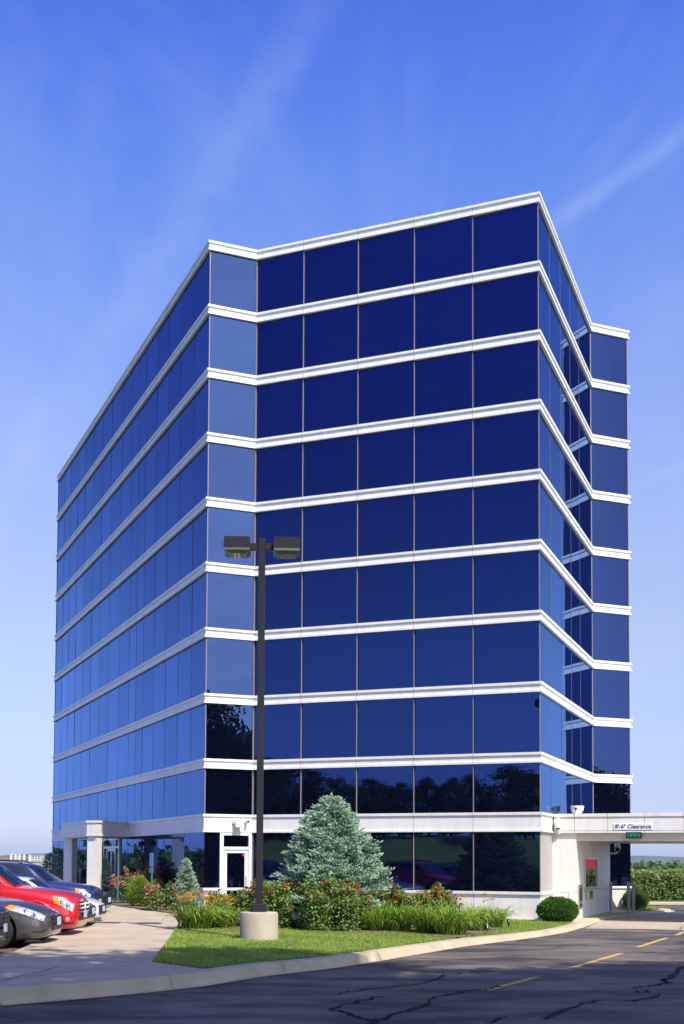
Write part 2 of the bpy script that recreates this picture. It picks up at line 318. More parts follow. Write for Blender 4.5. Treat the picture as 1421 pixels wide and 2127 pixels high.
def text_mesh(txt, size, depth, name, m, parent, loc, rz, font_off=0.0):
    cu = bpy.data.curves.new('t', 'FONT'); cu.body = txt; cu.size = size; cu.extrude = depth; cu.align_x = 'CENTER'; cu.align_y = 'CENTER'; cu.offset = font_off; cu.resolution_u = 4
    t = bpy.data.objects.new('t', cu); COL.objects.link(t)
    bpy.context.view_layer.update()
    me = bpy.data.meshes.new_from_object(t.evaluated_get(bpy.context.evaluated_depsgraph_get()))
    bpy.data.objects.remove(t); bpy.data.curves.remove(cu)
    me.materials.clear(); me.materials.append(m); me.name = name
    M = Matrix.Translation(loc) @ Matrix.Rotation(rz, 4, 'Z') @ Matrix.Rotation(math.pi/2, 4, 'X')
    me.transform(M)
    o = bpy.data.objects.new(name, me); COL.objects.link(o); o.parent = parent
    return o
def offset_poly(poly, e):                        # CCW polygon, e > 0 outwards
    n = len(poly); out = []
    for i in range(n):
        a, b, c = poly[i-1], poly[i], poly[(i+1) % n]
        d1 = (V((b[0]-a[0], b[1]-a[1]))).normalized(); d2 = (V((c[0]-b[0], c[1]-b[1]))).normalized()
        n1 = V((d1.y, -d1.x)); n2 = V((d2.y, -d2.x))
        m_ = (n1+n2); m_ = m_/(1+n1.dot(n2))
        out.append((b[0]+m_.x*e, b[1]+m_.y*e))
    return out
# ------------------------------------------------------------------ the ground, roads and pavements
from mathutils.geometry import delaunay_2d_cdt
def inside(p, poly):
    c = False; j = len(poly)-1
    for i in range(len(poly)):
        a, b = poly[i], poly[j]
        if (a[1] > p[1]) != (b[1] > p[1]) and p[0] < (b[0]-a[0])*(p[1]-a[1])/(b[1]-a[1])+a[0]: c = not c
        j = i
    return c
def sheet(name, poly, zf, m, step=None, mi=0, mb=None):
    pts = [V((p[0], p[1])) for p in poly]; n = len(pts); ed = [(i, (i+1) % n) for i in range(n)]
    if step:
        xs = [p.x for p in pts]; ys = [p.y for p in pts]; rr = random.Random(3)
        y = min(ys)
        while y < max(ys):
            x = min(xs)
            while x < max(xs):
                q = V((x+rr.uniform(-.2, .2)*step, y+rr.uniform(-.2, .2)*step))
                if inside(q, pts): pts.append(q)
                x += step
            y += step
    vo, eo, fo, *_ = delaunay_2d_cdt(pts, ed, [list(range(n))], 1 if step is None else 2, 1e-4)
    fo = [f for f in fo if inside(sum((vo[i] for i in f), V((0, 0)))/len(f), [tuple(p) for p in pts[:n]])]
    b = mb or MB()
    b.add([(q.x, q.y, zf(q.x, q.y)) for q in vo], [tuple(f) for f in fo], mi)
    return b if mb is not None else b.build(name, m)
def smooth_line(pts, n=6):
    out = []
    for i in range(len(pts)-1):
        a, b, c, d = pts[max(i-1, 0)], pts[i], pts[i+1], pts[min(i+2, len(pts)-1)]
        for k in range(n):
            t = k/n; out.append(tuple(.5*(2*b[j]+(c[j]-a[j])*t+(2*a[j]-5*b[j]+4*c[j]-d[j])*t*t+(3*b[j]-a[j]-3*c[j]+d[j])*t**3) for j in range(2)))
    out.append(tuple(pts[-1][:2])); return out
def off_line(pts, e):                            # e > 0: to the left of travel
    out = []
    for i in range(len(pts)):
        a, b = pts[max(i-1, 0)], pts[min(i+1, len(pts)-1)]
        d = V((b[0]-a[0], b[1]-a[1])).normalized(); out.append((pts[i][0]-d.y*e, pts[i][1]+d.x*e))
    return out

gmat = mat('meadow', (.07, .13, .03), rough=.95, col2=(.16, .19, .06), vscale=.05, detail=8)
def terrain_z(x, y):
    r = math.hypot(x, y-30); t = min(max((r-95)/160, 0), 1); t = t*t*(3-2*t)
    return -.32-7.0*t*(1 if y > 20 or x < -60 else .3)+noise.noise(V((x*.01, y*.01, 0)))*.8*t
def rad_grid(name, rads, na, zf, m):
    b = MB(); rings = []
    for r in rads: rings.append([(r*math.cos(2*math.pi*k/na), 30+r*math.sin(2*math.pi*k/na), zf(r*math.cos(2*math.pi*k/na), 30+r*math.sin(2*math.pi*k/na))) for k in range(na)])
    b.loft(rings, 0, cap=True); return b.build(name, m, smooth=True)
struct(rad_grid('ground', [1, 40, 80, 95, 110, 130, 150, 175, 200, 230, 260, 320, 420, 600, 900, 1400, 2200, 3500, 4800], 96, terrain_z, gmat))
# asphalt with sealed patches, wear and faint tyre polish
def asphalt_mat():
    m = bpy.data.materials.new('asphalt'); m.use_nodes = True; n, l = m.node_tree.nodes, m.node_tree.links; b = n['Principled BSDF']
    t = n.new('ShaderNodeTexCoord'); mp_ = n.new('ShaderNodeMapping'); mp_.inputs['Rotation'].default_value = (0, 0, R(-63)); mp_.inputs['Scale'].default_value = (.5, 1.0, 1)
    a = n.new('ShaderNodeTexNoise'); a.inputs['Scale'].default_value = .9; a.inputs['Detail'].default_value = 7; a.inputs['Roughness'].default_value = .6; a.inputs['Distortion'].default_value = .6
    g = n.new('ShaderNodeTexNoise'); g.inputs['Scale'].default_value = 38; g.inputs['Detail'].default_value = 3
    r1 = n.new('ShaderNodeValToRGB'); r1.color_ramp.elements[0].position = .40; r1.color_ramp.elements[1].position = .62
    r1.color_ramp.elements[0].color = (.040, .036, .037, 1); r1.color_ramp.elements[1].color = (.175, .150, .130, 1)
    r2 = n.new('ShaderNodeMapRange'); r2.inputs[1].default_value = .36; r2.inputs[2].default_value = .64; r2.inputs[3].default_value = .5; r2.inputs[4].default_value = 1.5
    mu = n.new('ShaderNodeMix'); mu.data_type = 'RGBA'; mu.blend_type = 'MULTIPLY'; mu.inputs[0].default_value = 1
    bp = n.new('ShaderNodeBump'); bp.inputs['Strength'].default_value = .35; bp.inputs['Distance'].default_value = .01
    l.new(t.outputs['Object'], mp_.inputs[0]); l.new(mp_.outputs[0], a.inputs[0]); l.new(t.outputs['Object'], g.inputs[0])
    l.new(a.outputs[0], r1.inputs[0]); l.new(g.outputs[0], r2.inputs[0]); l.new(r1.outputs[0], mu.inputs[6]); l.new(r2.outputs[0], mu.inputs[7])
    l.new(mu.outputs[2], b.inputs['Base Color']); l.new(g.outputs[0], bp.inputs['Height']); l.new(bp.outputs[0], b.inputs['Normal']); b.inputs['Roughness'].default_value = .75
    return m
asph = asphalt_mat()
b = MB(); b.add([(-75, -45, ROAD), (75, -45, ROAD), (75, 100, ROAD), (-75, 100, ROAD)], [(0, 1, 2, 3)]); struct(b.build('road', asph))

edge_pts = [(-16, 11.2), (-11, 12.2), (-7.2, 14.1)]+[tuple(gp(x, y, ROAD)[:2]) for x, y in ((0, 2089.6), (276, 2065), (424, 2048), (542, 2029), (700, 2010), (869, 1982), (967, 1966), (1085, 1951), (1164, 1938.7), (1213, 1925))]+[(9.71, 40.77), (11.05, 43.6), (12.4, 45.6), (14.5, 48.7), (14.9, 50.4), (14.2, 52.3), (12.5, 53.6)]
kerb_l = smooth_line(edge_pts, 6)
KW = .34
b = MB(); prof = [(-.10, None, ROAD+.012), (0.0, None, ROAD+.02), (.055, -.045, None), (.075, -.014, None), (.11, 0.0, None), (KW, 0.0, None), (KW, -.3, None)]
lines = [(off_line(kerb_l, e), dz, ab) for e, dz, ab in prof]
rings = []
for i in range(len(kerb_l)):
    rings.append([(ln[i][0], ln[i][1], ab if ab is not None else gz(*ln[i])+dz+.004) for ln, dz, ab in lines])
vs = [p for r in rings for p in r]; n_ = len(prof)
fs = [(i*n_+j+1, i*n_+j, (i+1)*n_+j, (i+1)*n_+j+1) for i in range(len(rings)-1) for j in range(n_-1)]
b.add(vs, fs)
cum = 0; last = 0                                # contraction joints across the kerb
for i in range(1, len(kerb_l)):
    cum += math.hypot(kerb_l[i][0]-kerb_l[i-1][0], kerb_l[i][1]-kerb_l[i-1][1])
    if cum-last > 3.0:
        last = cum; d = V((kerb_l[i][0]-kerb_l[i-1][0], kerb_l[i][1]-kerb_l[i-1][1], 0)).normalized()*.006
        q = [V(p)+V((0, 0, .003)) for p in rings[i][:-1]]
        q[1] += V((d.y, -d.x, 0))*.5; q[2] += V((d.y, -d.x, 0))*.5
        for j in range(len(q)-1): b.add([q[j]-d, q[j]+d, q[j+1]+d, q[j+1]-d], [(0, 1, 2, 3)], 1)
kerb_o = struct(b.build('kerb', [kerbm, mat('joint', (.12, .10, .08), rough=.95)]))
back = off_line(kerb_l, KW-.01)
lot_edge = [tuple(gp(0, 1988)[:2]), tuple(gp(125, 1938)[:2]), tuple(gp(200, 1917)[:2]), (-7.3, 42), (-9.3, 47.5), (-12.6, 55), (-17.8, 68)]
le_l = smooth_line(lot_edge, 5)
slab_poly = list(back)+[(P5.x-.5, P5.y+1), (P6.x-1, P6.y-1), (P0.x+.6, P0.y)]+le_l[::-1]+[(-6.0, 20.2), (-7.2, 19.6), (-16, 19.4)]
slab = sheet('pavement', slab_poly, gz, [conc, mat('joint', (.12, .10, .08))])
# side walls of the slab towards the car park
b = MB(); side = [(-16, 19.4), (-7.2, 19.6), (-6.0, 20.2)]+le_l
for i in range(len(side)-1):
    (x0, y0), (x1, y1) = side[i], side[i+1]
    b.add([(x0, y0, gz(x0, y0)), (x1, y1, gz(x1, y1)), (x1, y1, -.2), (x0, y0, -.2)], [(0, 1, 2, 3)])
struct(b.build('pavement_edge', conc)); struct(slab)
# tooled joints in the pavement
b = MB()
def joint(p, q, w=.008, z=.003):
    p, q = V((p[0], p[1])), V((q[0], q[1])); d = (q-p).normalized(); nn = V((-d.y, d.x))*w
    b.add([(c.x, c.y, gz(c.x, c.y)+z) for c in (p-nn, q-nn, q+nn, p+nn)], [(0, 1, 2, 3)])
for k in range(9):
    y = 23.4+k*2.9; joint((-5.75-.02*(y-22), y-.25), (-3.0-.01*(y-20), y+.1))
joint((-4.9, 17.2), (-2.9, 20.7)); joint((-7.5, 16.2), (-6.6, 19.7))
cr = [gp(x, y) for x, y in ((0, 2040), (30, 2030), (60, 2024), (88, 2018), (105, 2012), (125, 2007))]
for i in range(len(cr)-1): joint(cr[i], cr[i+1], .012)
struct(b.build('pavement_joint', mat('joint', (.12, .10, .08))))
# car park
lot_z = lambda x, y: min(gz(x, y)-.10, .13)
lot_poly = [(-60, 19.0), (-16, 19.35), (-7.2, 19.55), (-5.95, 20.15)]+le_l+[(-17.9, 95), (-60, 95)]
struct(sheet('car_park', lot_poly, lot_z, asph))
b = MB()
def paint(p, q, w, zf):
    p, q = V((p[0], p[1])), V((q[0], q[1])); d = (q-p).normalized(); nn = V((-d.y, d.x))*w/2
    b.add([(c.x, c.y, zf(c.x, c.y)+.006) for c in (p-nn, q-nn, q+nn, p+nn)], [(0, 1, 2, 3)])
STALL = [24.15+2.7*k for k in range(-1, 9)]
for y in STALL: paint((-6.0-(max(y-33, 0))*.16, y), (-11.2-(max(y-33, 0))*.16, y+.15), .10, lot_z)
struct(b.build('stall_marking', yellow))
b = MB()
for (a, c) in (((1012, 2058), (1115, 2030)), ((1187, 2011), (1290, 1981)), ((1325, 1968), (1386, 1948.5)), ((1404, 1943), (1440, 1929))):
    paint(gp(*a, ROAD), gp(*c, ROAD), .13, lambda x, y: ROAD)
struct(b.build('lane_marking', yellow))
# crack sealer on the drive
b = MB(); rc = random.Random(11)
def crack(px, w):
    pts = smooth_line([tuple(gp(x, y, ROAD)[:2]) for x, y in px], 5)
    pts = [(p[0]+rc.uniform(-.05, .05), p[1]+rc.uniform(-.08, .08)) for p in pts]
    L = [off_line(pts, s*w) for s in (1, -1)]; ws = [rc.uniform(.25, 1.15) for _ in pts]
    for i in range(len(pts)-1):
        q = []
        for s, k in ((0, i), (0, i+1), (1, i+1), (1, i)):
            c = V((pts[k][0], pts[k][1])); e = V(L[s][k])-c; q.append((c.x+e.x*ws[k], c.y+e.y*ws[k], ROAD+.009))
        b.add(q, [(3, 2, 1, 0)])
c6 = lambda L: [(721+x/2.03, 1850+y/2.03) for x, y in L]
crack(c6([(-40, 437), (0, 430), (120, 412), (280, 400), (385, 370), (405, 358), (545, 345)]), .035)
crack(c6([(-60, 500), (0, 480), (140, 448)]), .04); crack(c6([(-70, 500), (0, 518), (120, 547), (220, 520), (320, 490), (370, 450), (460, 437), (490, 425), (560, 418)]), .045)
crack(c6([(120, 547), (150, 600)]), .05); crack(c6([(840, 540), (960, 490), (1060, 463)]), .04); crack(c6([(1150, 468), (1220, 465), (1320, 435)]), .035)
crack(c6([(1205, 412), (1260, 404), (1335, 396), (1350, 375), (1390, 345), (1430, 318)]), .06); crack(c6([(1210, 425), (1255, 432), (1270, 420)]), .04); crack(c6([(1320, 372), (1345, 385), (1375, 390)]), .05)
crack(c6([(590, 560), (660, 535)]), .05); crack([(394, 2050), (492, 2056), (600, 2059), (700, 2062)], .02); crack(c6([(575, 424), (620, 410), (640, 405)]), .03)
struct(b.build('road_crack', tar))
# concrete lane under the canopy
lane = [tuple(gp(x, y, ROAD)[:2]) for x, y in ((1216, 1929), (1330, 1930), (1440, 1934))]
lane = [lane[0], lane[1], (18.5, lane[2][1]-2.5), (20.5, 42.0), (14.3, 47.8), (12.4, 45.5), (11.05, 43.5), (9.75, 40.7)]
struct(sheet('lane_slab', lane, lambda x, y: ROAD+.006, mat('lane_concrete', (.44, .37, .30), rough=.85, var=.15, vscale=.6, bump=.1)))
# kerbed island on the far right of the lane
def kerb_island(name, poly, z, m):
    b = MB(); b.loft([[(x, y, ROAD-.02) for x, y in poly], [(x, y, z-.03) for x, y in poly], [(x, y, z) for x, y in offset_poly(poly, -.03)]]); return struct(b.build(name, m))
q = gp(1416, 1930, ROAD)
isl = [q[:2], (q+dd(0)*2.0)[:2], (q+dd(0)*2.0+dd(90)*8.0)[:2], (q+dd(90)*8)[:2]]
kerb_island('lane_island', [tuple(p) for p in isl], .06, kerbm)
kerb_island('back_kerb', [(11, 57.0), (45, 57.0), (45, 57.4), (11, 57.4)], -.01, kerbm)
b = MB(); b.prism([(11, 57.4), (45, 57.4), (45, 66), (11, 66)], ROAD-.1, -.02); struct(b.build('back_lawn', mat('lawn_soil', (.08, .16, .03), rough=.95, var=.3, vscale=2)))

# ------------------------------------------------------------------ the office building
LV = [24.071, 21.733, 19.405, 17.076, 14.747, 12.417, 10.081, 7.745, 5.44, 3.491]
TB = 2.853; SILL = .904; TURN = .037
lip = [P0, P1, P2, P3, P4, P5, P6]; gl = offset_poly(lip, -.10)
G = [V((p[0], p[1], 0)) for p in gl]
bld = empty('office_building', (P3.x, P3.y, 0), 'tall faceted office building of dark blue mirror glass with white bands between the storeys', 'office building')
FACES = {0: [0, 1.8, 3.55, 5.3, 7.05, 8.8, 10.0, 11.2, 13.1, 15.2, 17.2, 19.2, 21.2, 23.1, 25.0, 26.8, None], 1: [0, None], 2: [0, 1.86, 3.94, 6.0, 8.06, None], 3: [0, 1.9, 3.85, 5.75, 7.65, None], 4: [0, None], 5: [0]+[1.8*k for k in range(1, 16)]+[None], 6: [0]+[1.86*k for k in range(1, 10)]+[None]}
# face i runs G[i] -> G[i+1]; face 0 measured from P1 backwards
def band(ztop, h, lipo=.085, fas=.040, lt=.085, lb=.07, seams=True):
    b = MB(); prof = [(-.12, ztop-.001), (lipo, ztop), (lipo, ztop-lt), (fas, ztop-lt), (fas, ztop-h+lb), (lipo, ztop-h+lb), (lipo, ztop-h), (-.05, ztop-h)]
    rings = [[(x, y, z) for x, y in offset_poly(gl, e)] for e, z in prof]
    b.loft(rings[::-1], 0, cap=False)
    if seams:
        for i in range(5):
            A, B_ = G[i], G[(i+1) % 7]; d = (B_-A).normalized(); nn = V((d.y, -d.x, 0)); L = (B_-A).length
            ds = FACES[i]
            for c in ds[1:-1]:
                c = L-c if i == 0 else c
                p = A+d*c
                for e, z0, z1 in ((lipo, ztop-lt, ztop), (fas, ztop-h+lb, ztop-lt), (lipo, ztop-h, ztop-h+lb)):
                    o = p+nn*(e+.002)
                    b.add([o-d*.006+V((0, 0, z0)), o+d*.006+V((0, 0, z0)), o+d*.006+V((0, 0, z1)), o-d*.006+V((0, 0, z1))], [(0, 1, 2, 3)], 1)
    return b
for k, z in enumerate(LV[:9]): band(z, .345).build('spandrel_band', [white, seam], bld)
band(LV[9], LV[9]-TB, lt=.09, lb=.06).build('spandrel_band', [white, seam], bld)
b = MB(); b.prism(offset_poly(gl, -.14), SILL-.02, LV[0]-.2); b.build('core_filler', dark, bld)  # unseen dark filler behind the panes, added to stop light leaking through
b = MB(); b.prism(offset_poly(gl, -.11), LV[0]-.2, LV[0]-.05); b.build('roof', roofm, bld)
# base wall under the ground floor glass, with its sill
b = MB(); b.prism(offset_poly(gl, -.01), -.4, SILL-.09)
rings = [[(x, y, z) for x, y in offset_poly(gl, e)] for e, z in ((-.1, SILL), (.05, SILL), (.05, SILL-.09), (-.1, SILL-.09))]
b.loft(rings[::-1], 0, cap=False)
for c in FACES[2][1:-1]:
    d = dd(0); nn = V((d.y, -d.x, 0)); p = G[2]+d*c
    for e, z0, z1 in ((-.008, -.2, SILL-.09), (.052, SILL-.09, SILL)):
        o = p+nn*e; b.add([o-d*.006+V((0, 0, z0)), o+d*.006+V((0, 0, z0)), o+d*.006+V((0, 0, z1)), o-d*.006+V((0, 0, z1))], [(0, 1, 2, 3)], 1)
b.build('base_wall', [white, seam], bld)
# glass: every pane a sheet of its own, each a hair out of true
rg = random.Random(5); panes = []
def pane_verts(A, d, c0, c1, z0, z1, tilt=.004, turn=0.0):
    nn = V((d.y, -d.x, 0)); g_ = .006; a, bb = rg.gauss(turn, tilt*.6), rg.gauss(0, tilt*.45)
    out = []
    for c, z in ((c0+g_, z0), (c1-g_, z0), (c1-g_, z1), (c0+g_, z1)):
        out.append(A+d*c+V((0, 0, z))+nn*((c-(c0+c1)/2)*a+(z-(z0+z1)/2)*bb))
    return out
rows = [(LV[k+1]-.01, LV[k]-.355) for k in range(9)]
rows[7] = (LV[8]-.01, LV[7]-.355); rows[8] = (LV[9]-.01, LV[8]-.355)
ground_row = (SILL-.01, TB+.01)
for i in range(7):
    A, B_ = G[i], G[(i+1) % 7]; L = (B_-A).length; d = (B_-A).normalized(); cs = [L if c is None else c for c in FACES[i]]
    if i == 0: cs = [L-c for c in cs][::-1]
    for j in range(len(cs)-1):
        for z0, z1 in rows+[ground_row]:
            if z1 < 3:
                if i == 1 or i == 3: continue
                if i == 0 and 12.4 < L-(cs[j]+cs[j+1])/2 < 15.5: continue
            vv = pane_verts(A, d, cs[j], cs[j+1], z0, z1, .004 if i != 2 else .002, TURN if i == 2 else 0)
            pp = [proj(v) for v in vv]; ar = 0
            for k in range(4): ar += pp[k][0]*pp[(k+1) % 4][1]-pp[(k+1) % 4][0]*pp[k][1]
            panes.append((abs(ar) if i < 5 else 0, vv))
# ground floor panes either side of the service door (face 1)
A, d1 = G[1], dd(45); L1 = (G[2]-G[1]).length
for c0, c1 in ((0.0, .55), (1.70, L1)): panes.append((600, pane_verts(A, d1, c0, c1, SILL-.01, TB+.01, .001)))
panes.sort(key=lambda t: -t[0])
for k, (ar, vv) in enumerate(panes[:100]):
    b = MB(); b.add(vv, [(0, 1, 2, 3)]); b.build('window_pane', GLASS, bld)
b = MB()
for ar, vv in panes[100:]: b.add(vv, [(0, 1, 2, 3)])
tag(b.build('window_glazing', GLASS, bld), kind='stuff')
# thin vertical joints between the panes
for i in range(5):
    A, B_ = G[i], G[(i+1) % 7]; L = (B_-A).length; d = (B_-A).normalized(); nn = V((d.y, -d.x, 0)); cs = [L if c is None else c for c in FACES[i]]
    if i == 0: cs = [L-c for c in cs][::-1]
    for c in cs:
        if (c == cs[-1]) and i < 4: continue
        z0 = SILL-.02 if i in (0, 2) else LV[9]-.02
        p = A+d*c; w = (.013 if i else .012) if c not in (cs[0], cs[-1]) else .034
        b = MB(); b.box((p.x+nn.x*.004, p.y+nn.y*.004, (z0+LV[0]-.1)/2), (w, .075 if i == 2 else .006 if c not in (cs[0], cs[-1]) else .03, LV[0]-.1-z0), math.atan2(d.y, d.x)); b.build('mullion', mull if i else mull_shaded, bld)
# service door in the short corner face
ang1 = math.atan2(d1.y, d1.x); n1 = V((d1.y, -d1.x, 0))
def on1(c, z, e=0): p = A1+d1*c+n1*e; return (p.x, p.y, z)
A1 = G[1]
b = MB(); zb = gz(A1.x, A1.y)
for c, w, z0, z1 in ((.62, .13, zb-.1, TB), (1.68, .11, zb-.1, TB)): b.box(on1(c, (z0+z1)/2, .01), (w, .12, z1-z0), ang1)
for z, h in ((2.30, .10), (2.80, .10)): b.box(on1(1.16, z, .008), (.96, .11, h), ang1)
b.box(on1(1.16, 1.0, -.08), (.96, .04, 3.6), ang1, 1)
df = b.build('door_frame', [white, dark], bld)
b = MB(); b.add([on1(.69, 2.35, .0), on1(1.62, 2.35, .0), on1(1.62, 2.75, .0), on1(.69, 2.75, .0)], [(0, 1, 2, 3)]); b.build('transom_pane', GLASS, df)
b = MB()
for c in (.765, 1.555): b.box(on1(c, 1.19, .0), (.13, .05, 2.1), ang1)
for z, h in ((2.19, .12), (.28, .28)): b.box(on1(1.16, z, .001), (.66, .05, h), ang1)
dl = b.build('door', white, bld)
b = MB(); b.add([on1(.83, .4, -.005), on1(1.49, .4, -.005), on1(1.49, 2.13, -.005), on1(.83, 2.13, -.005)], [(0, 1, 2, 3)]); b.build('door_pane', GLASS, dl)
b = MB(); b.box(on1(1.44, 2.06, .0), (.07, .012, .08), ang1); b.build('sticker', mat('red_sticker', (.6, .02, .02)), dl)
b = MB(); b.tube([on1(1.53, 1.0, .025), on1(1.53, 1.0, .09), on1(1.53, 1.3, .09), on1(1.53, 1.3, .025)], .012); b.build('handle', steel, dl)
# grey blind panel at the start of the right hand face
d3 = dd(90); n3 = V((d3.y, -d3.x, 0)); a3 = math.atan2(d3.y, d3.x)
b = MB(); p = G[3]+d3*1.06; b.box((p.x-n3.x*.02, p.y-n3.y*.02, (SILL+TB)/2), (2.08, .06, TB-SILL), a3); b.build('blind_panel', greyp, bld)

# teller block and canopy over the drive
kA, pA = colhit(1153, P3, d3, 1700); cA = P3+d3*kA+n3*.0
kB, pB = colhit(1197, cA, dd(0), 1740); cB = cA+dd(0)*kB
kC, pC = colhit(1267, cB, d3, 1740); cC = cB+d3*kC
inn = -n3*.6
blk = [cA+inn, cB, cC, cC-dd(0)*1.6]
b = MB(); b.prism([tuple(p) for p in blk], -.4, TB+.02)
def strip(p0, p1, nn, w=.012, mi=1, e=.003):
    p0, p1 = V(p0), V(p1); t = (p1-p0).normalized(); s = nn.cross(t)*w/2
    b.add([p0-s+nn*e, p0+s+nn*e, p1+s+nn*e, p1-s+nn*e], [(0, 1, 2, 3)], mi)
nf = -d3                                           # outward normal of the front of the block and canopy
for x in (515, 570, 617, 662, 707, 745):
    k, _ = colhit(1080+x/4.167, cB, d3, 1800); p = cB+d3*k; strip(p+V((0, 0, -.1)), p+V((0, 0, TB)), n3)
strip(cB+V((0, 0, .86)), cC+V((0, 0, .86)), n3, .014); strip(cA+V((0, 0, .86)), cB+V((0, 0, .86)), nf, .012)
tb = b.build('teller_block', [white, seam], bld)
# teller window
k0, _ = colhit(1213, cB, d3, 1800); k1, _ = colhit(1239, cB, d3, 1800)
zt0, zt1 = 1.00, 1.98
wc = lambda k, z, e: tuple(cB+d3*k+n3*e+V((0, 0, z)))
b = MB()
for k in (k0+.03, k1-.03): b.box(wc(k, (zt0+zt1)/2, .02), (.06, .08, zt1-zt0), a3)
for z in (zt0-.03, zt1+.03): b.box(wc((k0+k1)/2, z, .022), (k1-k0+.004, .084, .06), a3)
b.box(wc((k0+k1)/2, zt0-.10, .06), (k1-k0+.1, .16, .05), a3)
tw = b.build('teller_window', alu, tb)
TG = glass_mat('clear_mirror', (.03, .035, .04), (.95, .97, 1.0), 4.0)
b = MB(); b.add([wc(k0+.06, zt0, .01), wc(k1-.06, zt0, .01), wc(k1-.06, zt1, .01), wc(k0+.06, zt1, .01)], [(0, 1, 2, 3)]); b.build('window_pane', TG, tw)
k2, _ = colhit(1200.5, cB, d3, 1850); k3, _ = colhit(1207.5, cB, d3, 1850)
b = MB(); b.box(wc((k2+k3)/2, .71, .02), (k3-k2, .05, .80), a3, 0, .012); b.box(wc((k2+k3)/2, .78, .05), ((k3-k2)*.55, .03, .42), a3, 1); b.box(wc((k2+k3)/2, .42, .05), ((k3-k2)*.45, .03, .08), a3, 1)
b.build('deposit_box', [steel, blackm], tb)
k4, _ = colhit(1216, cB, d3, 1850); k5, _ = colhit(1225, cB, d3, 1850)
b = MB(); b.box(wc((k4+k5)/2, .73, .06), (k5-k4, .13, .30), a3, 0, .02); b.box(wc((k4+k5)/2-.12, .76, .128), (.12, .02, .2), a3, 1); b.box(wc((k4+k5)/2+.12, .76, .128), (.12, .02, .2), a3, 1)
b.build('intercom_box', [steel, blackm], tb)
kk, _ = colhit(1186.5, cA, dd(0), 1855); p = cA+dd(0)*kk-d3*.01
b = MB(); b.box((p.x, p.y, .70), (.13, .04, .40), R(TH), 0, .012); b.build('meter_cover', white, tb)
# canopy
CL = 9.6; CD = kC+.05
fr = cA-d3*.10
b = MB(); poly = [fr-dd(0)*.02, fr+dd(0)*CL, fr+dd(0)*CL+d3*(CD+.1), fr+d3*(CD+.1)-dd(0)*.02]
b.prism([tuple(p) for p in poly], TB-.003, LV[9]-.03)
pl2 = offset_poly([tuple(p) for p in poly], .035); b.prism(pl2, LV[9]-.10, LV[9]+.005)
for x in (1193.5, 1262.5, 1339, 1421):
    k, _ = colhit(x, fr, dd(0), 1710); p = fr+dd(0)*k
    strip(p+V((0, 0, TB)), p+V((0, 0, LV[9]-.1)), nf, .014); strip(p+V((0, 0, LV[9]-.1)), p+V((0, 0, LV[9]+.004)), nf, .014, 1, .038)
strip(fr+V((0, 0, TB+.07)), fr+dd(0)*CL+V((0, 0, TB+.07)), nf, .010)
cv = b.build('drive_canopy', [white, seam], bld)
b = MB(); b.prism(offset_poly([tuple(p) for p in poly], -.12), 2.60, TB-.01); b.build('soffit', soffit, cv)
b = MB(); p = fr+dd(0)*(CL-.5)+d3*(CD*.5); b.box((p.x, p.y, 1.2), (.7, CD*.6, 2.9), R(TH)); b.build('pier', white, cv)
for k in (1.6, 4.6):
    b = MB(); p = fr+dd(0)*3.2+d3*k; b.lathe([(.13, 2.585), (.13, 2.61)], (p.x, p.y, 0), 20); b.build('ceiling_light', steel, cv)

# entrance portico: faceted canopy on two square columns
A0 = G[1]; e0 = dd(135); o0 = -dd(45)
def po(k, o, z=0): p = A0+e0*k+o0*o; return (p.x, p.y, z)
pc = [po(10.95, -.03), po(9.06, 1.84), po(9.38, 2.16), po(14.7, 2.16), po(15.02, 1.84), po(13.2, -.03)][::-1]
b = MB(); b.prism(pc, TB-.006, LV[9]-.05); b.prism(offset_poly(pc, .04), LV[9]-.10, LV[9]-.004); b.prism(offset_poly(pc, .012), TB-.01, TB+.06)
pt = b.build('entrance_portico', white, bld)
b = MB(); b.prism(offset_poly(pc, -.12), TB-.05, TB-.008); b.build('soffit', soffit, pt)
cs_ = V(po(9.16, 1.80)); sq = .44
for base in (cs_, V(po(13.9, 1.86))):
    b = MB(); cpt = [base+dd(0)*(-sq)*0, ]
    q0 = base; poly = [q0, q0+dd(90)*sq, q0+dd(90)*sq-dd(0)*sq, q0-dd(0)*sq]
    b.prism([tuple(p) for p in poly], -.1, TB); b.build('column', white, pt)
for x, k in ((228, 12.4), (273, 10.7)):
    p = po(k, 1.0); b = MB(); b.lathe([(.02, 0), (.02, -.10), (.05, -.11), (.13, -.18), (.15, -.26), (.10, -.31)], (p[0], p[1], TB-.05), 16); b.build('pendant_lamp', lampm, pt)
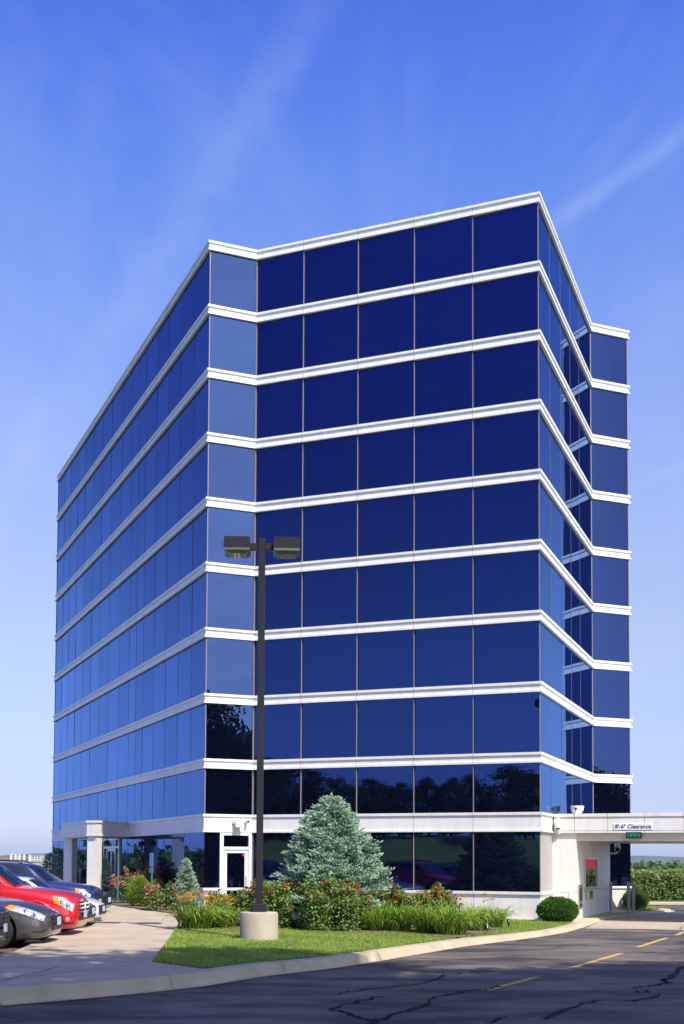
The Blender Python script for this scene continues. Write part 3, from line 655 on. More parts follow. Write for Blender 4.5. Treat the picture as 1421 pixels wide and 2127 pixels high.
# entrance doors
ae = math.atan2(e0.y, e0.x); dz = gz(*po(14, 0)[:2])
b = MB()
for k in (12.45, 13.15, 14.85, 15.45): b.box(po(k, .02, (dz+TB)/2), (.09, .10, TB-dz), ae)
for z in (2.42, 2.80): b.box(po(13.95, .018, z), (3.0, .096, .10), ae)
b.box(po(13.95, -.1, 1.4), (3.1, .02, 3.0), ae, 1)
ef = b.build('entrance_frame', [alu, dark], bld)
for k0_, k1_ in ((13.2, 14.0), (14.0, 14.8)):
    b = MB()
    for k in (k0_+.05, k1_-.05): b.box(po(k, .02, (dz+2.37)/2), (.09, .05, 2.37-dz), ae)
    for z in (2.31, dz+.1): b.box(po((k0_+k1_)/2, .018, z), (k1_-k0_, .046, .13), ae)
    ed = b.build('entrance_door', alu, bld)
    b = MB(); b.add([po(k1_-.09, .01, dz+.1), po(k0_+.09, .01, dz+.1), po(k0_+.09, .01, 2.3), po(k1_-.09, .01, 2.3)], [(0, 1, 2, 3)]); b.build('door_pane', GLASS, ed)
    b = MB(); kh = k1_-.12 if k0_ < 13.5 else k0_+.12; b.tube([po(kh, .05, 1.0), po(kh, .11, 1.02), po(kh, .11, 1.38), po(kh, .05, 1.4)], .015); b.build('handle', steel, ed)
for k0_, k1_, z0, z1 in ((12.5, 13.1, dz, TB), (14.9, 15.4, dz, TB), (13.2, 14.8, 2.47, 2.75)):
    b = MB(); b.add([po(k1_, .012, z0), po(k0_, .012, z0), po(k0_, .012, z1), po(k1_, .012, z1)], [(0, 1, 2, 3)]); b.build('side_pane', GLASS, ef)
# antennas and clips on the left hand face are too small to show; fixtures on the walls follow

# ------------------------------------------------------------------ fixtures and signs on the building
def wall_pt(px, A, d, z, e): k, _ = colhit(px, A, d, 1715); p = A+d*k+V((d.y, -d.x, 0))*e; return V((p.x, p.y, z))
p = wall_pt(488, G[1], d1, 3.17, .03); fl = empty('wall_floodlight', p, 'boxy cream floodlight on the white band above the service door', 'floodlight', rz=ang1)
b = MB(); b.box((-.06, -.05, .06), (.12, .10, .16), 0, 0, .02); b.build('bracket', white, fl, world=False)
b = MB(); b.loft([[(-.06, -.10, -.12), (.20, -.10, -.12), (.20, -.10, .10), (-.06, -.10, .14)], [(-.08, -.34, -.14), (.22, -.34, -.14), (.22, -.34, -.02), (-.08, -.34, .00)]]); b.build('housing', mat('cream_metal', (.72, .70, .60), rough=.4), fl, world=False)
b = MB(); b.box((.07, -.22, -.143), (.22, .18, .01)); b.build('lens', mat('lamp_lens', (.4, .4, .38), rough=.15), fl, world=False)
p = wall_pt(510, G[1], d1, 3.19, .03); c1 = empty('security_camera', p, 'small white security camera on the white band beside the service door floodlight', 'security camera', 'security cameras on the building', rz=ang1)
def seccam(root, out, L=.24, r=.055, side=0):
    b = MB(); b.lathe([(.05, 0), (.05, .02)], (0, 0, 0), 12, axis='Y'); b.tube([(0, 0, 0), (0, -out*.5, -.03), (side*.0, -out, .02)], .014); b.build('bracket', white, root, world=False)
    b = MB(); b.lathe([(r*.8, -L*.5), (r, -L*.45), (r, L*.35), (r*1.05, L*.5)], (0, -out, .05), 14, axis='Y', mi=0)
    b.v = [(x*math.cos(side)-(y+out)*math.sin(side), x*math.sin(side)+(y+out)*math.cos(side)-out, z) for x, y, z in b.v]
    h = b.build('housing', mat('camera_white', (.78, .77, .74), rough=.35), root, smooth=False, world=False); autosmooth(h)
    b = MB(); b.lathe([(r*.8, -L*.52), (r*.8, -L*.50)], (0, -out, .05), 14, axis='Y'); b.v = [(x*math.cos(side)-(y+out)*math.sin(side), x*math.sin(side)+(y+out)*math.cos(side)-out, z) for x, y, z in b.v]
    b.build('lens', blackm, root, world=False)
seccam(c1, .16, .22)
p = wall_pt(1161, fr, dd(0), 3.06, .0); c2 = empty('security_camera', p, 'white drum shaped security camera on the canopy front beside the corner', 'security camera', 'security cameras on the building', rz=R(TH))
b = MB(); b.lathe([(.02, -.12), (.085, -.10), (.095, -.04), (.095, .16), (.07, .22), (.02, .24)], (0, -.14, .06), 18); autosmooth(b.build('housing', mat('camera_white', (.8, .8, .8)), c2, world=False))
b = MB(); b.ball((0, -.14, -.05), .07, 8, (1, 1, .7)); b.build('lens', blackm, c2, True, world=False)
b = MB(); b.tube([(0, 0, -.20), (0, -.08, -.18), (0, -.14, -.10)], .022); b.lathe([(.06, 0), (.06, -.02)], (0, 0, -.2), 12, axis='Y'); b.build('bracket', white, c2, world=False)
p = cC+V((0, 0, 2.22)); c3 = empty('security_camera', tuple(p), 'beige security camera on an arm under the drive canopy', 'security camera', 'security cameras on the building', rz=R(TH))
b = MB(); b.tube([(0, -.02, 0), (.22, -.05, 0), (.30, -.08, .05), (.30, -.08, .12)], .03); b.build('bracket', mat('cream_metal', (.7, .7, .6)), c3, world=False)
b = MB(); b.tube([(.26, .14, .34), (.27, .1, .32), (.30, -.10, .22), (.315, -.20, .16), (.32, -.22, .15)], [.07, .105, .115, .12, .115], 16); autosmooth(b.build('housing', mat('camera_beige', (.55, .50, .40), rough=.45), c3, world=False))
b = MB(); b.tube([(.319, -.215, .152), (.322, -.235, .142)], [.085, .08], 16); b.build('lens', blackm, c3, world=False)
# floodlight standing on the canopy roof
p = min((G[3]+d3*(2.2+.02*k_)+n3*.42 for k_ in range(150)), key=lambda q_: abs(proj((q_.x, q_.y, LV[9]+.3))[0]-1199))
f2 = empty('canopy_floodlight', (p.x, p.y, LV[9]), 'white bowl shaped floodlight standing on the roof of the drive canopy', 'floodlight', rz=R(TH)); f2.scale = (.72, .72, .72)
b = MB(); b.lathe([(.10, .34), (.22, .40), (.30, .52), (.335, .70), (.345, .74), (.33, .75), (.30, .71), (.05, .69)], (0, 0, -.22), 24); autosmooth(b.build('bowl', mat('camera_white', (.8, .8, .8)), f2, world=False))
b = MB(); b.tube([(0, -.20, .0), (0, -.27, .10), (0, -.33, .36)], .035); b.tube([(0, .20, .0), (0, .27, .1), (0, .33, .36)], .035); b.tube([(0, -.2, 0.02), (0, .2, 0.02)], .04); b.tube([(0, 0, 0), (0, 0, .12)], .05); b.build('yoke', white, f2, world=False)
b = MB(); b.lathe([(.06, -.39), (.06, -.30)], (0, 0, .36), 12, axis='Y'); b.build('knob', blackm, f2, world=False)
# clearance sign
k0_, _ = colhit(1275, fr, dd(0), 1720); k1_, _ = colhit(1356, fr, dd(0), 1720); p = fr+dd(0)*(k0_+k1_)/2-d3*.012
cs1 = empty('clearance_sign', (p.x, p.y, TB+.20), "white sign reading 8'-6\" Clearance on the front of the drive canopy", 'sign', rz=R(TH))
b = MB(); b.box((0, 0, 0), (k1_-k0_, .018, .215), 0, 0, .004); b.build('plate', mat('sign_white', (.78, .80, .86), rough=.4), cs1, world=False)
text_mesh("8'-6\" Clearance", .185, .003, 'lettering', mat('sign_navy', (.03, .03, .09)), cs1, (0, -.013, 0), 0, .0025)
# open sign
k0_, _ = colhit(1300.5, fr, dd(0), 1738); k1_, _ = colhit(1333, fr, dd(0), 1738); p = fr+dd(0)*(k0_+k1_)/2-d3*.03
os_ = empty('open_sign', (p.x, p.y, TB-.085), 'black sign with green lit letters OPEN hanging under the drive canopy edge', 'sign', rz=R(TH))
b = MB(); b.box((0, .05, 0), (k1_-k0_, .10, .205), 0, 0, .008); b.build('housing', mat('led_black', (.01, .014, .016), rough=.3), os_, world=False)
text_mesh("OPEN", .165, .002, 'lettering', mat('led_green', (.0, .3, .1), emit=(.02, .80, .30, .5)), os_, (0, -.004, 0), 0, -.003)
# bollards
for x, y, lab in ((1269, 1895, 'slim grey bollard at the end of the teller wall'), (1306, 1896, 'front one of the two grey bollards beside the round bush by the lane'), (1316, 1895, 'thin grey bollard nearest the hedge at the corner of the lane')):
    p = gp(x, y, -.05); bo = empty('bollard', (p.x, p.y, gz(p.x, p.y)), lab, 'bollard', 'bollards along the drive lane')
    b = MB(); b.lathe([(.062, -.05), (.062, 1.10), (.055, 1.14), (.03, 1.16)], (0, 0, 0), 16); autosmooth(b.build('post', mat('bollard_paint', (.48, .46, .44), rough=.5, var=.08), bo, world=False))
    b = MB(); b.lathe([(.085, 0), (.085, .015)], (0, 0, 0), 16); b.build('base_plate', steel, bo, world=False)
# ------------------------------------------------------------------ parking lot lamp post on its concrete base
p = gp(538, 1955); lp = empty('lamp_post', (p.x, p.y, gz(p.x, p.y)), 'tall dark twin headed lamp post on a round concrete base in the lawn', 'lamp post', rz=R(2))
b = MB(); b.lathe([(.43, -.2), (.43, .02), (.425, .60), (.415, .635), (.39, .65), (0.02, .655)], n=40)
autosmooth(b.build('concrete_base', mat('base_concrete', (.42, .36, .28), rough=.9, col2=(.52, .46, .38), vscale=1.6, bump=.3, bscale=45), lp, world=False))
b = MB(); b.box((0, 0, .74), (.33, .33, .17), 0, 0, .012); b.build('base_cover', lampm, lp, world=False)
b = MB(); b.box((0, 0, 4.87), (.155, .155, 8.44), 0, 0, .012); b.box((0, -.079, 1.35), (.08, .006, .36), 0, 0, .002)
b.build('pole', lampm, lp, world=False)
b = MB(); b.box((0, 0, 8.90), (.80, .10, .16), 0, 0, .008); b.build('cross_arm', lampm, lp, world=False)
lens_m = mat('lamp_refractor', (.16, .17, .13), rough=.12, var=.5, vscale=5)
for s in (-1, 1):
    b = MB(); cx = s*.56
    b.loft([[(cx-.27, -.33, 8.750), (cx+.27, -.33, 8.750), (cx+.27, .33, 8.750), (cx-.27, .33, 8.750)],
            [(cx-.30, -.31, 8.810), (cx+.30, -.31, 8.810), (cx+.30, .31, 8.810), (cx-.30, .31, 8.810)],
            [(cx-.30, -.31, 8.870), (cx+.30, -.31, 8.870), (cx+.30, .31, 8.870), (cx-.30, .31, 8.870)],
            [(cx-.285, -.31, 9.060), (cx+.285, -.31, 9.060), (cx+.285, .31, 9.060), (cx-.285, .31, 9.060)],
            [(cx-.26, -.28, 9.075), (cx+.26, -.28, 9.075), (cx+.26, .28, 9.075), (cx-.26, .28, 9.075)]])
    h = b.build('lamp_head', lampm, lp, world=False)
    b = MB(); b.loft([[(cx-.20, -.24, 8.700), (cx+.20, -.24, 8.700), (cx+.20, .24, 8.700), (cx-.20, .24, 8.700)], [(cx-.255, -.315, 8.747), (cx+.255, -.315, 8.747), (cx+.255, .315, 8.747), (cx-.255, .315, 8.747)]])
    if s < 0:
        for dx in (-.045, .04): b.box((cx+dx, 0, 8.697), (.055, .46, .008), 0, 1)
    b.build('lens', [lens_m, mat('lamp_tube', (.75, .74, .66), rough=.3)], h, world=False)

# ------------------------------------------------------------------ plants
leafm = {}
def leaf_mat(name, col, island=.35, trans=.25, rough=.55, **k): return mat(name, col, rough=rough, island=island, trans=trans, spec=.35, **k)
def quad_leaf(vs, fs, c, nrm, up, L, w, fold=.15):
    side = nrm.cross(up)
    if side.length < 1e-3: side = nrm.orthogonal()
    side = side.normalized()*w; up_ = up.normalized()*L; o = len(vs)
    vs += [tuple(c), tuple(c+up_*.5+side+nrm*fold*w), tuple(c+up_), tuple(c+up_*.5-side+nrm*fold*w)]
    fs.append((o, o+1, o+2, o+3))
def rv(r): 
    while True:
        q = V((r.uniform(-1, 1), r.uniform(-1, 1), r.uniform(-1, 1)))
        if .05 < q.length < 1: return q
def blossom(vs, fs, c, r_, rr, n=7):
    for k in range(n):
        d = (rv(rr)+V((0, -.2, .6))).normalized(); quad_leaf(vs, fs, c+d*r_*.15, (rv(rr)+V((0, -.6, .5))).normalized(), d, r_, r_*.55, .4)

def rose_mesh(seed, rx, ry, h, nl, nf):
    r = random.Random(seed); v, f, fv, ff, st = [], [], [], [], MB()
    tips = []
    for k in range(26):
        a = r.uniform(0, 6.28); q = r.uniform(.3, 1)**.6; hh = h*r.uniform(.62, 1.08)*(1-.35*q*q)
        t = V((rx*q*math.cos(a), ry*q*math.sin(a), hh)); m_ = V((t.x*.45, t.y*.45, hh*.55))
        st.tube([(t.x*.12, t.y*.12, 0), m_, t], [.012, .008, .004], 5); tips.append((m_, t))
    for k in range(nl):
        m_, t = r.choice(tips); u = r.random()**.7; c = m_.lerp(t, u)+rv(r)*.15*(1.3-.3*u)
        if r.random() < .25: c = V((c.x*1.1, c.y*1.1, r.uniform(.05, .6)*h))
        if c.z < .03: continue
        out = V((c.x, c.y, (c.z-h*.4)*.8))
        quad_leaf(v, f, c, (rv(r)+out.normalized()*.7+V((0, 0, .5))).normalized(), (rv(r)+V((0, 0, .1))), r.uniform(.055, .10), r.uniform(.02, .032))
    for k in range(nf):
        m_, t = r.choice(tips); c = t+rv(r)*.10+V((0, -.03, .04)) if r.random() < .6 else m_.lerp(t, r.uniform(.4, 1))+V((t.x, t.y, 0)).normalized()*.13+rv(r)*.08
        blossom(fv, ff, c, r.uniform(.036, .066), r)
    A = MB(); A.add(v, f); B_ = MB(); B_.add(fv, ff)
    return A, B_, st
rose_leaf = leaf_mat('rose_leaf', (.18, .26, .062), island=.5)
bark = mat('bark', (.13, .10, .075), rough=.95, var=.3, vscale=8)
stem_m = mat('rose_stem', (.12, .08, .04), rough=.8)
red_fl = leaf_mat('red_petal', (.62, .02, .035), island=.35, trans=.3)
pink_fl = leaf_mat('pink_petal', (.78, .20, .27), island=.45, trans=.3)
def rose(px, py, rx, ry, h, nl, nf, seed, label, fl=red_fl, pos=None):
    p = pos or gp(px, py); t = empty('rose_bush', (p.x, p.y, gz(p.x, p.y)), label, 'rose bush', 'rose bushes in the beds', rz=0)
    A, B_, S = rose_mesh(seed, rx, ry, h, nl, nf)
    S.build('stem', stem_m, t, world=False); A.build('foliage', rose_leaf, t, world=False); B_.build('blossom', fl, t, world=False)
rose(268, 1877, .66, .55, 1.42, 4200, 170, 1, 'tall rose bush thick with pink flowers in front of the entrance doors', pink_fl)
rose(336, 1892, .60, .5, 1.02, 3400, 60, 2, 'pink flowered rose bush between the yellow green shrub and the small spruce', pink_fl)
rose(0, 0, .66, .5, 1.65, 3000, 170, 3, 'rose bush massed with deep red flowers behind the yellow green shrub', red_fl, gp(318, 1876))
rose(0, 0, .6, .5, 1.05, 1400, 130, 4, 'far pink rose bush beside the parked blue car by the building end', pink_fl, V((-12.6, 60.0, 0)))
rose(470, 1924, .75, .55, 1.10, 5200, 26, 5, 'low rose bush with few red blooms in front of the service door', red_fl)
rose(572, 1928, 1.05, .65, 1.30, 9500, 44, 6, 'broad rose bush directly behind the lamp post base', red_fl)
rose(694, 1935, .98, .65, 1.46, 10500, 46, 7, 'largest rose bush, twiggy, in front of the blue spruce', red_fl)
rose(866, 1930, 1.2, .65, 1.22, 10500, 95, 8, 'rose bush topped with bright red blooms at the right end of the bed', red_fl)
rose(784, 1927, .7, .5, 1.1, 5200, 26, 31, 'small rose bush squeezed between the spruce and the red topped bush', red_fl)
rose(628, 1926, .65, .5, 1.12, 5000, 14, 32, 'leafy rose bush with hardly a flower between the broad and the largest rose bush', red_fl)

def daylily_mesh(seed, n, h, spread, nf):
    r = random.Random(seed); v, f, fv, ff, S = [], [], [], [], MB()
    for k in range(n):
        a = r.uniform(0, 6.283); rad = r.random()**.5*spread; bx, by = rad*.55*math.cos(a), rad*.55*math.sin(a)
        a2 = a+r.gauss(0, .9); L = h*r.uniform(.8, 1.35); out = r.uniform(.25, 1.0)*L; w = r.uniform(.012, .024)
        side = V((-math.sin(a2), math.cos(a2), 0)); o = len(v); droop = r.uniform(.35, 1.15)
        for i in range(6):
            t = i/5; x = out*(t**1.3); z = L*(1.25*t-droop*t*t*t*.9)*.85
            c = V((bx+math.cos(a2)*x, by+math.sin(a2)*x, max(z, .02))); ww = w*(1-t**2.5)+.001
            v += [tuple(c+side*ww+V((0, 0, .004))), tuple(c-side*ww)]
        for i in range(5): f.append((o+2*i, o+2*i+1, o+2*i+3, o+2*i+2))
    for k in range(nf):
        a = r.uniform(0, 6.283); q = r.random()**.5*spread*.8; t = V((q*math.cos(a), q*math.sin(a), h*r.uniform(.95, 1.3)))
        S.tube([(t.x*.4, t.y*.4, 0), (t.x*.8, t.y*.8, t.z*.6), tuple(t)], .005, 4)
        for j in range(6):
            d = V((math.cos(j*1.047), math.sin(j*1.047), .55)).normalized(); d = (d+rv(r)*.25).normalized(); quad_leaf(fv, ff, t, d.orthogonal(), d, .075, .022, .3)
    A = MB(); A.add(v, f); B_ = MB(); B_.add(fv, ff); return A, B_, S
lily_leaf = leaf_mat('daylily_leaf', (.275, .39, .05), island=.55, trans=.35, rough=.4)
or_fl = leaf_mat('orange_petal', (.85, .43, .05), island=.25)
lily_def = [(406, 1932, .62, 330, .55, 46, 'daylily clump covered in orange flowers at the left corner of the bed'),
 (462, 1930, .55, 240, .50, 16, 'daylily clump with scattered orange flowers left of the lamp base'),
 (600, 1928, .42, 170, .45, 3, 'daylily clump just right of the lamp base'),
 (640, 1931, .50, 200, .44, 2, 'loose daylily clump between lamp base and the largest rose bush'),
 (742, 1933, .42, 190, .55, 2, 'narrow daylily clump at the right foot of the largest rose bush'),
 (784, 1937, .45, 240, .60, 3, 'upright daylily clump in front of the blue spruce'),
 (828, 1938, .52, 300, .60, 3, 'thick daylily clump with yellowing blades in the middle of the row'),
 (893, 1941, .55, 330, .62, 12, 'daylily clump with a pale orange bloom below the red topped rose bush'),
 (936, 1945, .58, 320, .62, 3, 'foremost daylily clump nearest to the kerb'),
 (985, 1936, .55, 280, .60, 3, 'daylily clump second from the right end of the row'),
 (1022, 1930, .45, 220, .55, 3, 'rightmost daylily clump beside the two black garden spotlights')]
for i, (x, y, sp, n_l, h, nf, lab) in enumerate(lily_def):
    n_l = int(n_l*1.0); h *= 1.30; sp *= 1.12
    p = gp(x, y-2); t = empty('daylily', (p.x, p.y, gz(p.x, p.y)+.02), lab, 'daylily', 'daylily clumps along the bed')
    A, B_, S = daylily_mesh(50+i, n_l, h, sp, nf)
    A.build('leaves', lily_leaf, t, world=False); B_.build('flowers', or_fl, t, world=False); S.build('stem', lily_leaf, t, world=False)

def round_shrub(px, py, rx, rz, m, seed, label, n=3200, pos=None, cone=0.0, lsz=.05):
    p = pos or gp(px, py); t = empty('round_shrub', (p.x, p.y, gz(p.x, p.y)), label, 'shrub'); r = random.Random(seed); v, f = [], []
    b = MB()
    for k in range(7): a = k*.9; b.tube([(0, 0, 0), (rx*.3*math.cos(a), rx*.3*math.sin(a), rz*.5), (rx*.6*math.cos(a), rx*.6*math.sin(a), rz*1.1)], [.02, .015, .006], 5)
    b.build('stem', stem_m, t, world=False)
    for k in range(n):
        d = rv(r).normalized(); q = 1-abs(r.gauss(0, .09)); bumpy = 1+.10*noise.noise(d*3.2+V((seed, 0, 0)))+.05*noise.noise(d*8)
        zz = d.z*rz; tap = 1-cone*max(d.z, 0)
        c = V((d.x*rx*q*bumpy*tap, d.y*rx*q*bumpy*tap, rz*.93+zz*q*bumpy))
        if c.z < .02: continue
        quad_leaf(v, f, c, (rv(r)*.9+d).normalized(), (d+rv(r)*.8+V((0, 0, .4))).normalized(), r.uniform(.7, 1.3)*lsz, lsz*.36)
    A = MB(); A.add(v, f); A.build('foliage', m, t, world=False)
    A = MB(); A.ball((0, 0, rz*.95), rx*.8, 8, (1-cone*.3, 1-cone*.3, rz/rx)); A.build('shade_core', mat('twig_shade', (.03, .045, .015), rough=1), t, world=False)  # solid dark ball, its colour stands in for the shade inside the foliage
box_leaf = leaf_mat('boxwood_leaf', (.085, .19, .02), island=.3); gold_leaf = leaf_mat('golden_leaf', (.24, .33, .03), island=.25)
p = gp(1162, 1913); round_shrub(0, 0, .62, .40, box_leaf, 3, 'clipped round green bush on the lawn beside the building corner', 6000, V((7.75, 37.95, 0)), lsz=.062)
round_shrub(0, 0, .5, .45, box_leaf, 4, 'round dark green bush behind the thin bollards at the end of the lane', 3500, V((13.1, 48.6, 0)), lsz=.05)
round_shrub(0, 0, .45, .58, gold_leaf, 5, 'yellow green dome shaped shrub between two pink rose bushes', 5200, gp(290, 1884), cone=.25, lsz=.05)
round_shrub(0, 0, .40, .50, gold_leaf, 6, 'smaller yellow green shrub half hidden behind a sign post', 2600, gp(326, 1880), cone=.25, lsz=.05)
round_shrub(0, 0, .42, .62, gold_leaf, 7, 'yellow green shrub at the far end of the building by the blue car', 2400, V((-12.1, 61.0, 0)), cone=.3, lsz=.06)

def spruce_mesh(seed, h, Rr, n_br, dens, tuft):
    r = random.Random(seed); v, f = [], []; T = MB()
    T.tube([(0, 0, 0), (0, 0, h*.5), (0, 0, h*.97)], [h*.022, h*.014, .012], 8)
    def spike(c, d, L, w):
        a = d.orthogonal().normalized(); b_ = d.cross(a); o = len(v)
        m_ = c+d*L*.45
        v.extend([tuple(c), tuple(m_+a*w), tuple(m_+b_*w), tuple(m_-a*w), tuple(m_-b_*w), tuple(c+d*L)])
        for k in range(4): f.append((o, o+1+(k+1) % 4, o+1+k)); f.append((o+5, o+1+k, o+1+(k+1) % 4))
    for k in range(n_br):
        u = (k+r.random())/n_br; u = u**1.05; z = h*(.05+.92*u)
        L = Rr*min(1.0, (1-u)**.66*1.02+.03)*r.uniform(.70, 1.15); az = k*2.399+r.gauss(0, .3)
        e = V((math.cos(az), math.sin(az), 0)); up = .10+.75*u
        T.tube([(0, 0, z), tuple(V((0, 0, z))+e*L*.5+V((0, 0, up*L*.25-.06*L))), tuple(V((0, 0, z))+e*L*.95+V((0, 0, up*L*.55-.1*L)))], [.016*(1-u)+.006, .009, .004], 5)
        nt = max(3, int(L*dens))
        for j in range(nt):
            t = .30+.70*(j+r.random())/nt
            c = V((0, 0, z))+e*L*t+V((0, 0, L*(up*.6*t*t-.1*t)))
            for s in (-1, 1, 0):
                l = L*(.16+.36*(1-t))*r.uniform(.7, 1.2) if s else L*.06
                dirn = (e*(.75 if s else 1)+V((-e.y, e.x, 0))*s*.85+V((0, 0, .16+r.gauss(0, .1)))).normalized()
                ns = max(2, int(l/(tuft*.52)))
                for q in range(ns):
                    cc = c+dirn*l*(q+.4)/ns+rv(r)*tuft*.16+V((0, 0, -.10*l*(q/ns)**2))
                    spike(cc, (dirn+rv(r)*.55+V((0, 0, .32))).normalized(), tuft*r.uniform(.8, 1.3), tuft*r.uniform(.16, .24))
    for k in range(10): spike(V((0, 0, h*.95))+V((0, 0, .004*k*h)), (V((0, 0, 1))+rv(r)*.7).normalized(), tuft*1.2, tuft*.2)
    A = MB(); A.add(v, f); return A, T
blue_ndl = leaf_mat('blue_spruce_needle', (.31, .455, .315), island=.38, trans=.12, rough=.6)
def spruce(pos, h, Rr, nb, dens, tuft, seed, label, m=blue_ndl, lift=0.0):
    t = empty('blue_spruce', (pos.x, pos.y, gz(pos.x, pos.y)-lift), label, 'spruce tree', 'blue spruces around the building')
    A, T = spruce_mesh(seed, h, Rr, nb, dens, tuft); T.build('trunk', bark, t, world=False); A.build('crown', m, t, world=False)
pos = gp(700, 1895); pos = V((.53, 33.0, 0))
spruce(pos, 3.62, 1.70, 500, 8, .13, 1, 'big broad blue spruce in the middle of the front bed')
spruce(gp(386, 1893), 1.80, .52, 150, 15, .075, 2, 'small slim blue spruce at the left corner of the building')
spruce(V((-8.75, 50.6, 0)), 1.75, .52, 110, 13, .09, 3, 'small blue spruce behind the pink roses by the entrance doors')
spruce(V((-13.6, 62.3, 0)), 1.95, .85, 120, 10, .10, 4, 'far blue spruce at the end of the building behind the blue car')
spruce(V((1.35, 31.9, 0)), .62, .55, 70, 15, .07, 5, 'low creeping blue spruce among the daylilies below the big spruce')

# lawn and beds
def lawn_z(x, y): return gz(x, y)+.006+.04*max(0, noise.noise(V((x*.35, y*.35, 2))))
lawn_l = off_line(kerb_l, KW+.01)
i0 = min(range(len(lawn_l)), key=lambda i: (V(lawn_l[i])-V(gp(422, 2013)[:2])).length)
i1 = min(range(len(lawn_l)), key=lambda i: (V(lawn_l[i])-V((8.0, 37.6))).length)
lawn_poly = [tuple(gp(316, 1998)[:2])]+lawn_l[i0:i1]+[(8.5, 39.2), (7.2, 38.4), (-2.0, 42.2), (-3.4, 41.5)]+[tuple(gp(x, y)[:2]) for x, y in ((371, 1900), (369, 1925), (345, 1960))]
soil = mat('lawn_soil', (.08, .16, .03), rough=.95, var=.3, vscale=2)
lawn = sheet('lawn', lawn_poly, lawn_z, soil, step=.5); struct(lawn)
for q in lawn.data.polygons: q.use_smooth = True
bed_px = [(371, 1900), (374, 1933), (441, 1932), (578, 1932), (652, 1932), (712, 1936), (780, 1938.6), (864, 1940), (907, 1947), (949, 1950), (1019, 1938.6), (1047, 1928.7)]
bed_poly = [tuple(gp(x, y)[:2]) for x, y in bed_px]+[(5.6, 38.9), (-2.0, 42.1), (-3.6, 41.6)]
mulch = mat('mulch', (.12, .075, .05), rough=1, col2=(.24, .17, .13), vscale=14, bump=.8, bscale=30)
bed = sheet('planting_bed', bed_poly, lambda x, y: lawn_z(x, y)+.03, mulch, step=.6); struct(bed)
bed2 = [tuple(gp(x, y)[:2]) for x, y in ((371, 1899.4), (313, 1892), (247, 1883), (222, 1877))]+[(-8.0, 49.4), (-7.5, 51.2), (-3.9, 42.0)]
struct(sheet('side_bed', bed2, lambda x, y: gz(x, y)+.03, mulch, step=.6))
struct(sheet('far_bed', [(-11.7, 58.0), (-13.6, 57.2), (-17, 66), (-14.6, 68)], lambda x, y: gz(x, y)+.03, mulch, step=.6))
def grass(name, poly, zf, n, hh, hole=None, seed=1):
    r = random.Random(seed); b = MB(); v, f = [], []; P = [V(p) for p in poly]; xs = [p.x for p in P]; ys = [p.y for p in P]; k = 0
    while k < n:
        x, y = r.uniform(min(xs), max(xs)), r.uniform(min(ys), max(ys))
        if not inside((x, y), poly) or (hole and inside((x, y), hole)): continue
        k += 1; z = zf(x, y); a = r.uniform(0, 6.28); h = hh*r.uniform(.6, 1.3); w = .006; o = len(v); lx, ly = r.gauss(0, .4)*h, r.gauss(0, .4)*h
        v += [(x-w*math.cos(a), y-w*math.sin(a), z-.01), (x+w*math.cos(a), y+w*math.sin(a), z-.01), (x+lx*.4+w*.7*math.cos(a), y+ly*.4+w*.7*math.sin(a), z+h*.6), (x+lx, y+ly, z+h)]
        f += [(o, o+1, o+2), (o, o+2, o+3)]
    b.add(v, f); return tag(b.build(name, leaf_mat('grass_blade', (.33, .42, .08), island=.4, trans=.35, var=.22, vscale=.7)), kind='stuff')
grass('grass', lawn_poly, lawn_z, 66000, .045, bed_poly)
isl2 = [(12.9, 47.4), (14.2, 49.0), (14.4, 50.4), (13.8, 51.9), (13.0, 51.5), (13.3, 49.2)]
struct(sheet('corner_lawn', isl2, lambda x, y: gz(x, y)+.02, soil)); grass('grass', isl2, lambda x, y: gz(x, y)+.03, 2500, .06)
# garden spotlights
for x, y, lab in ((375, 1935, 'small black garden spotlight at the left end of the bed'), (660, 1930, 'black garden spotlight in front of the largest rose bush'), (1012, 1938, 'left one of the two garden spotlights by the rightmost daylilies'), (1057, 1928, 'right one of the two garden spotlights, standing on the lawn')):
    p = gp(x, y); s = empty('garden_spotlight', (p.x, p.y, lawn_z(p.x, p.y)), lab, 'garden light', 'black garden spotlights')
    b = MB(); b.tube([(0, 0, -.05), (0, 0, .12)], .012); b.build('stake', blackm, s, world=False)
    b = MB(); b.tube([(0, -.03, .10), (0, .04, .20), (0, .06, .235)], [.035, .05, .055], 12); b.build('housing', blackm, s, world=False)
    b = MB(); b.tube([(0, .059, .234), (0, .0615, .2375)], .046, 12); b.build('lens', lens_m, s, world=False)
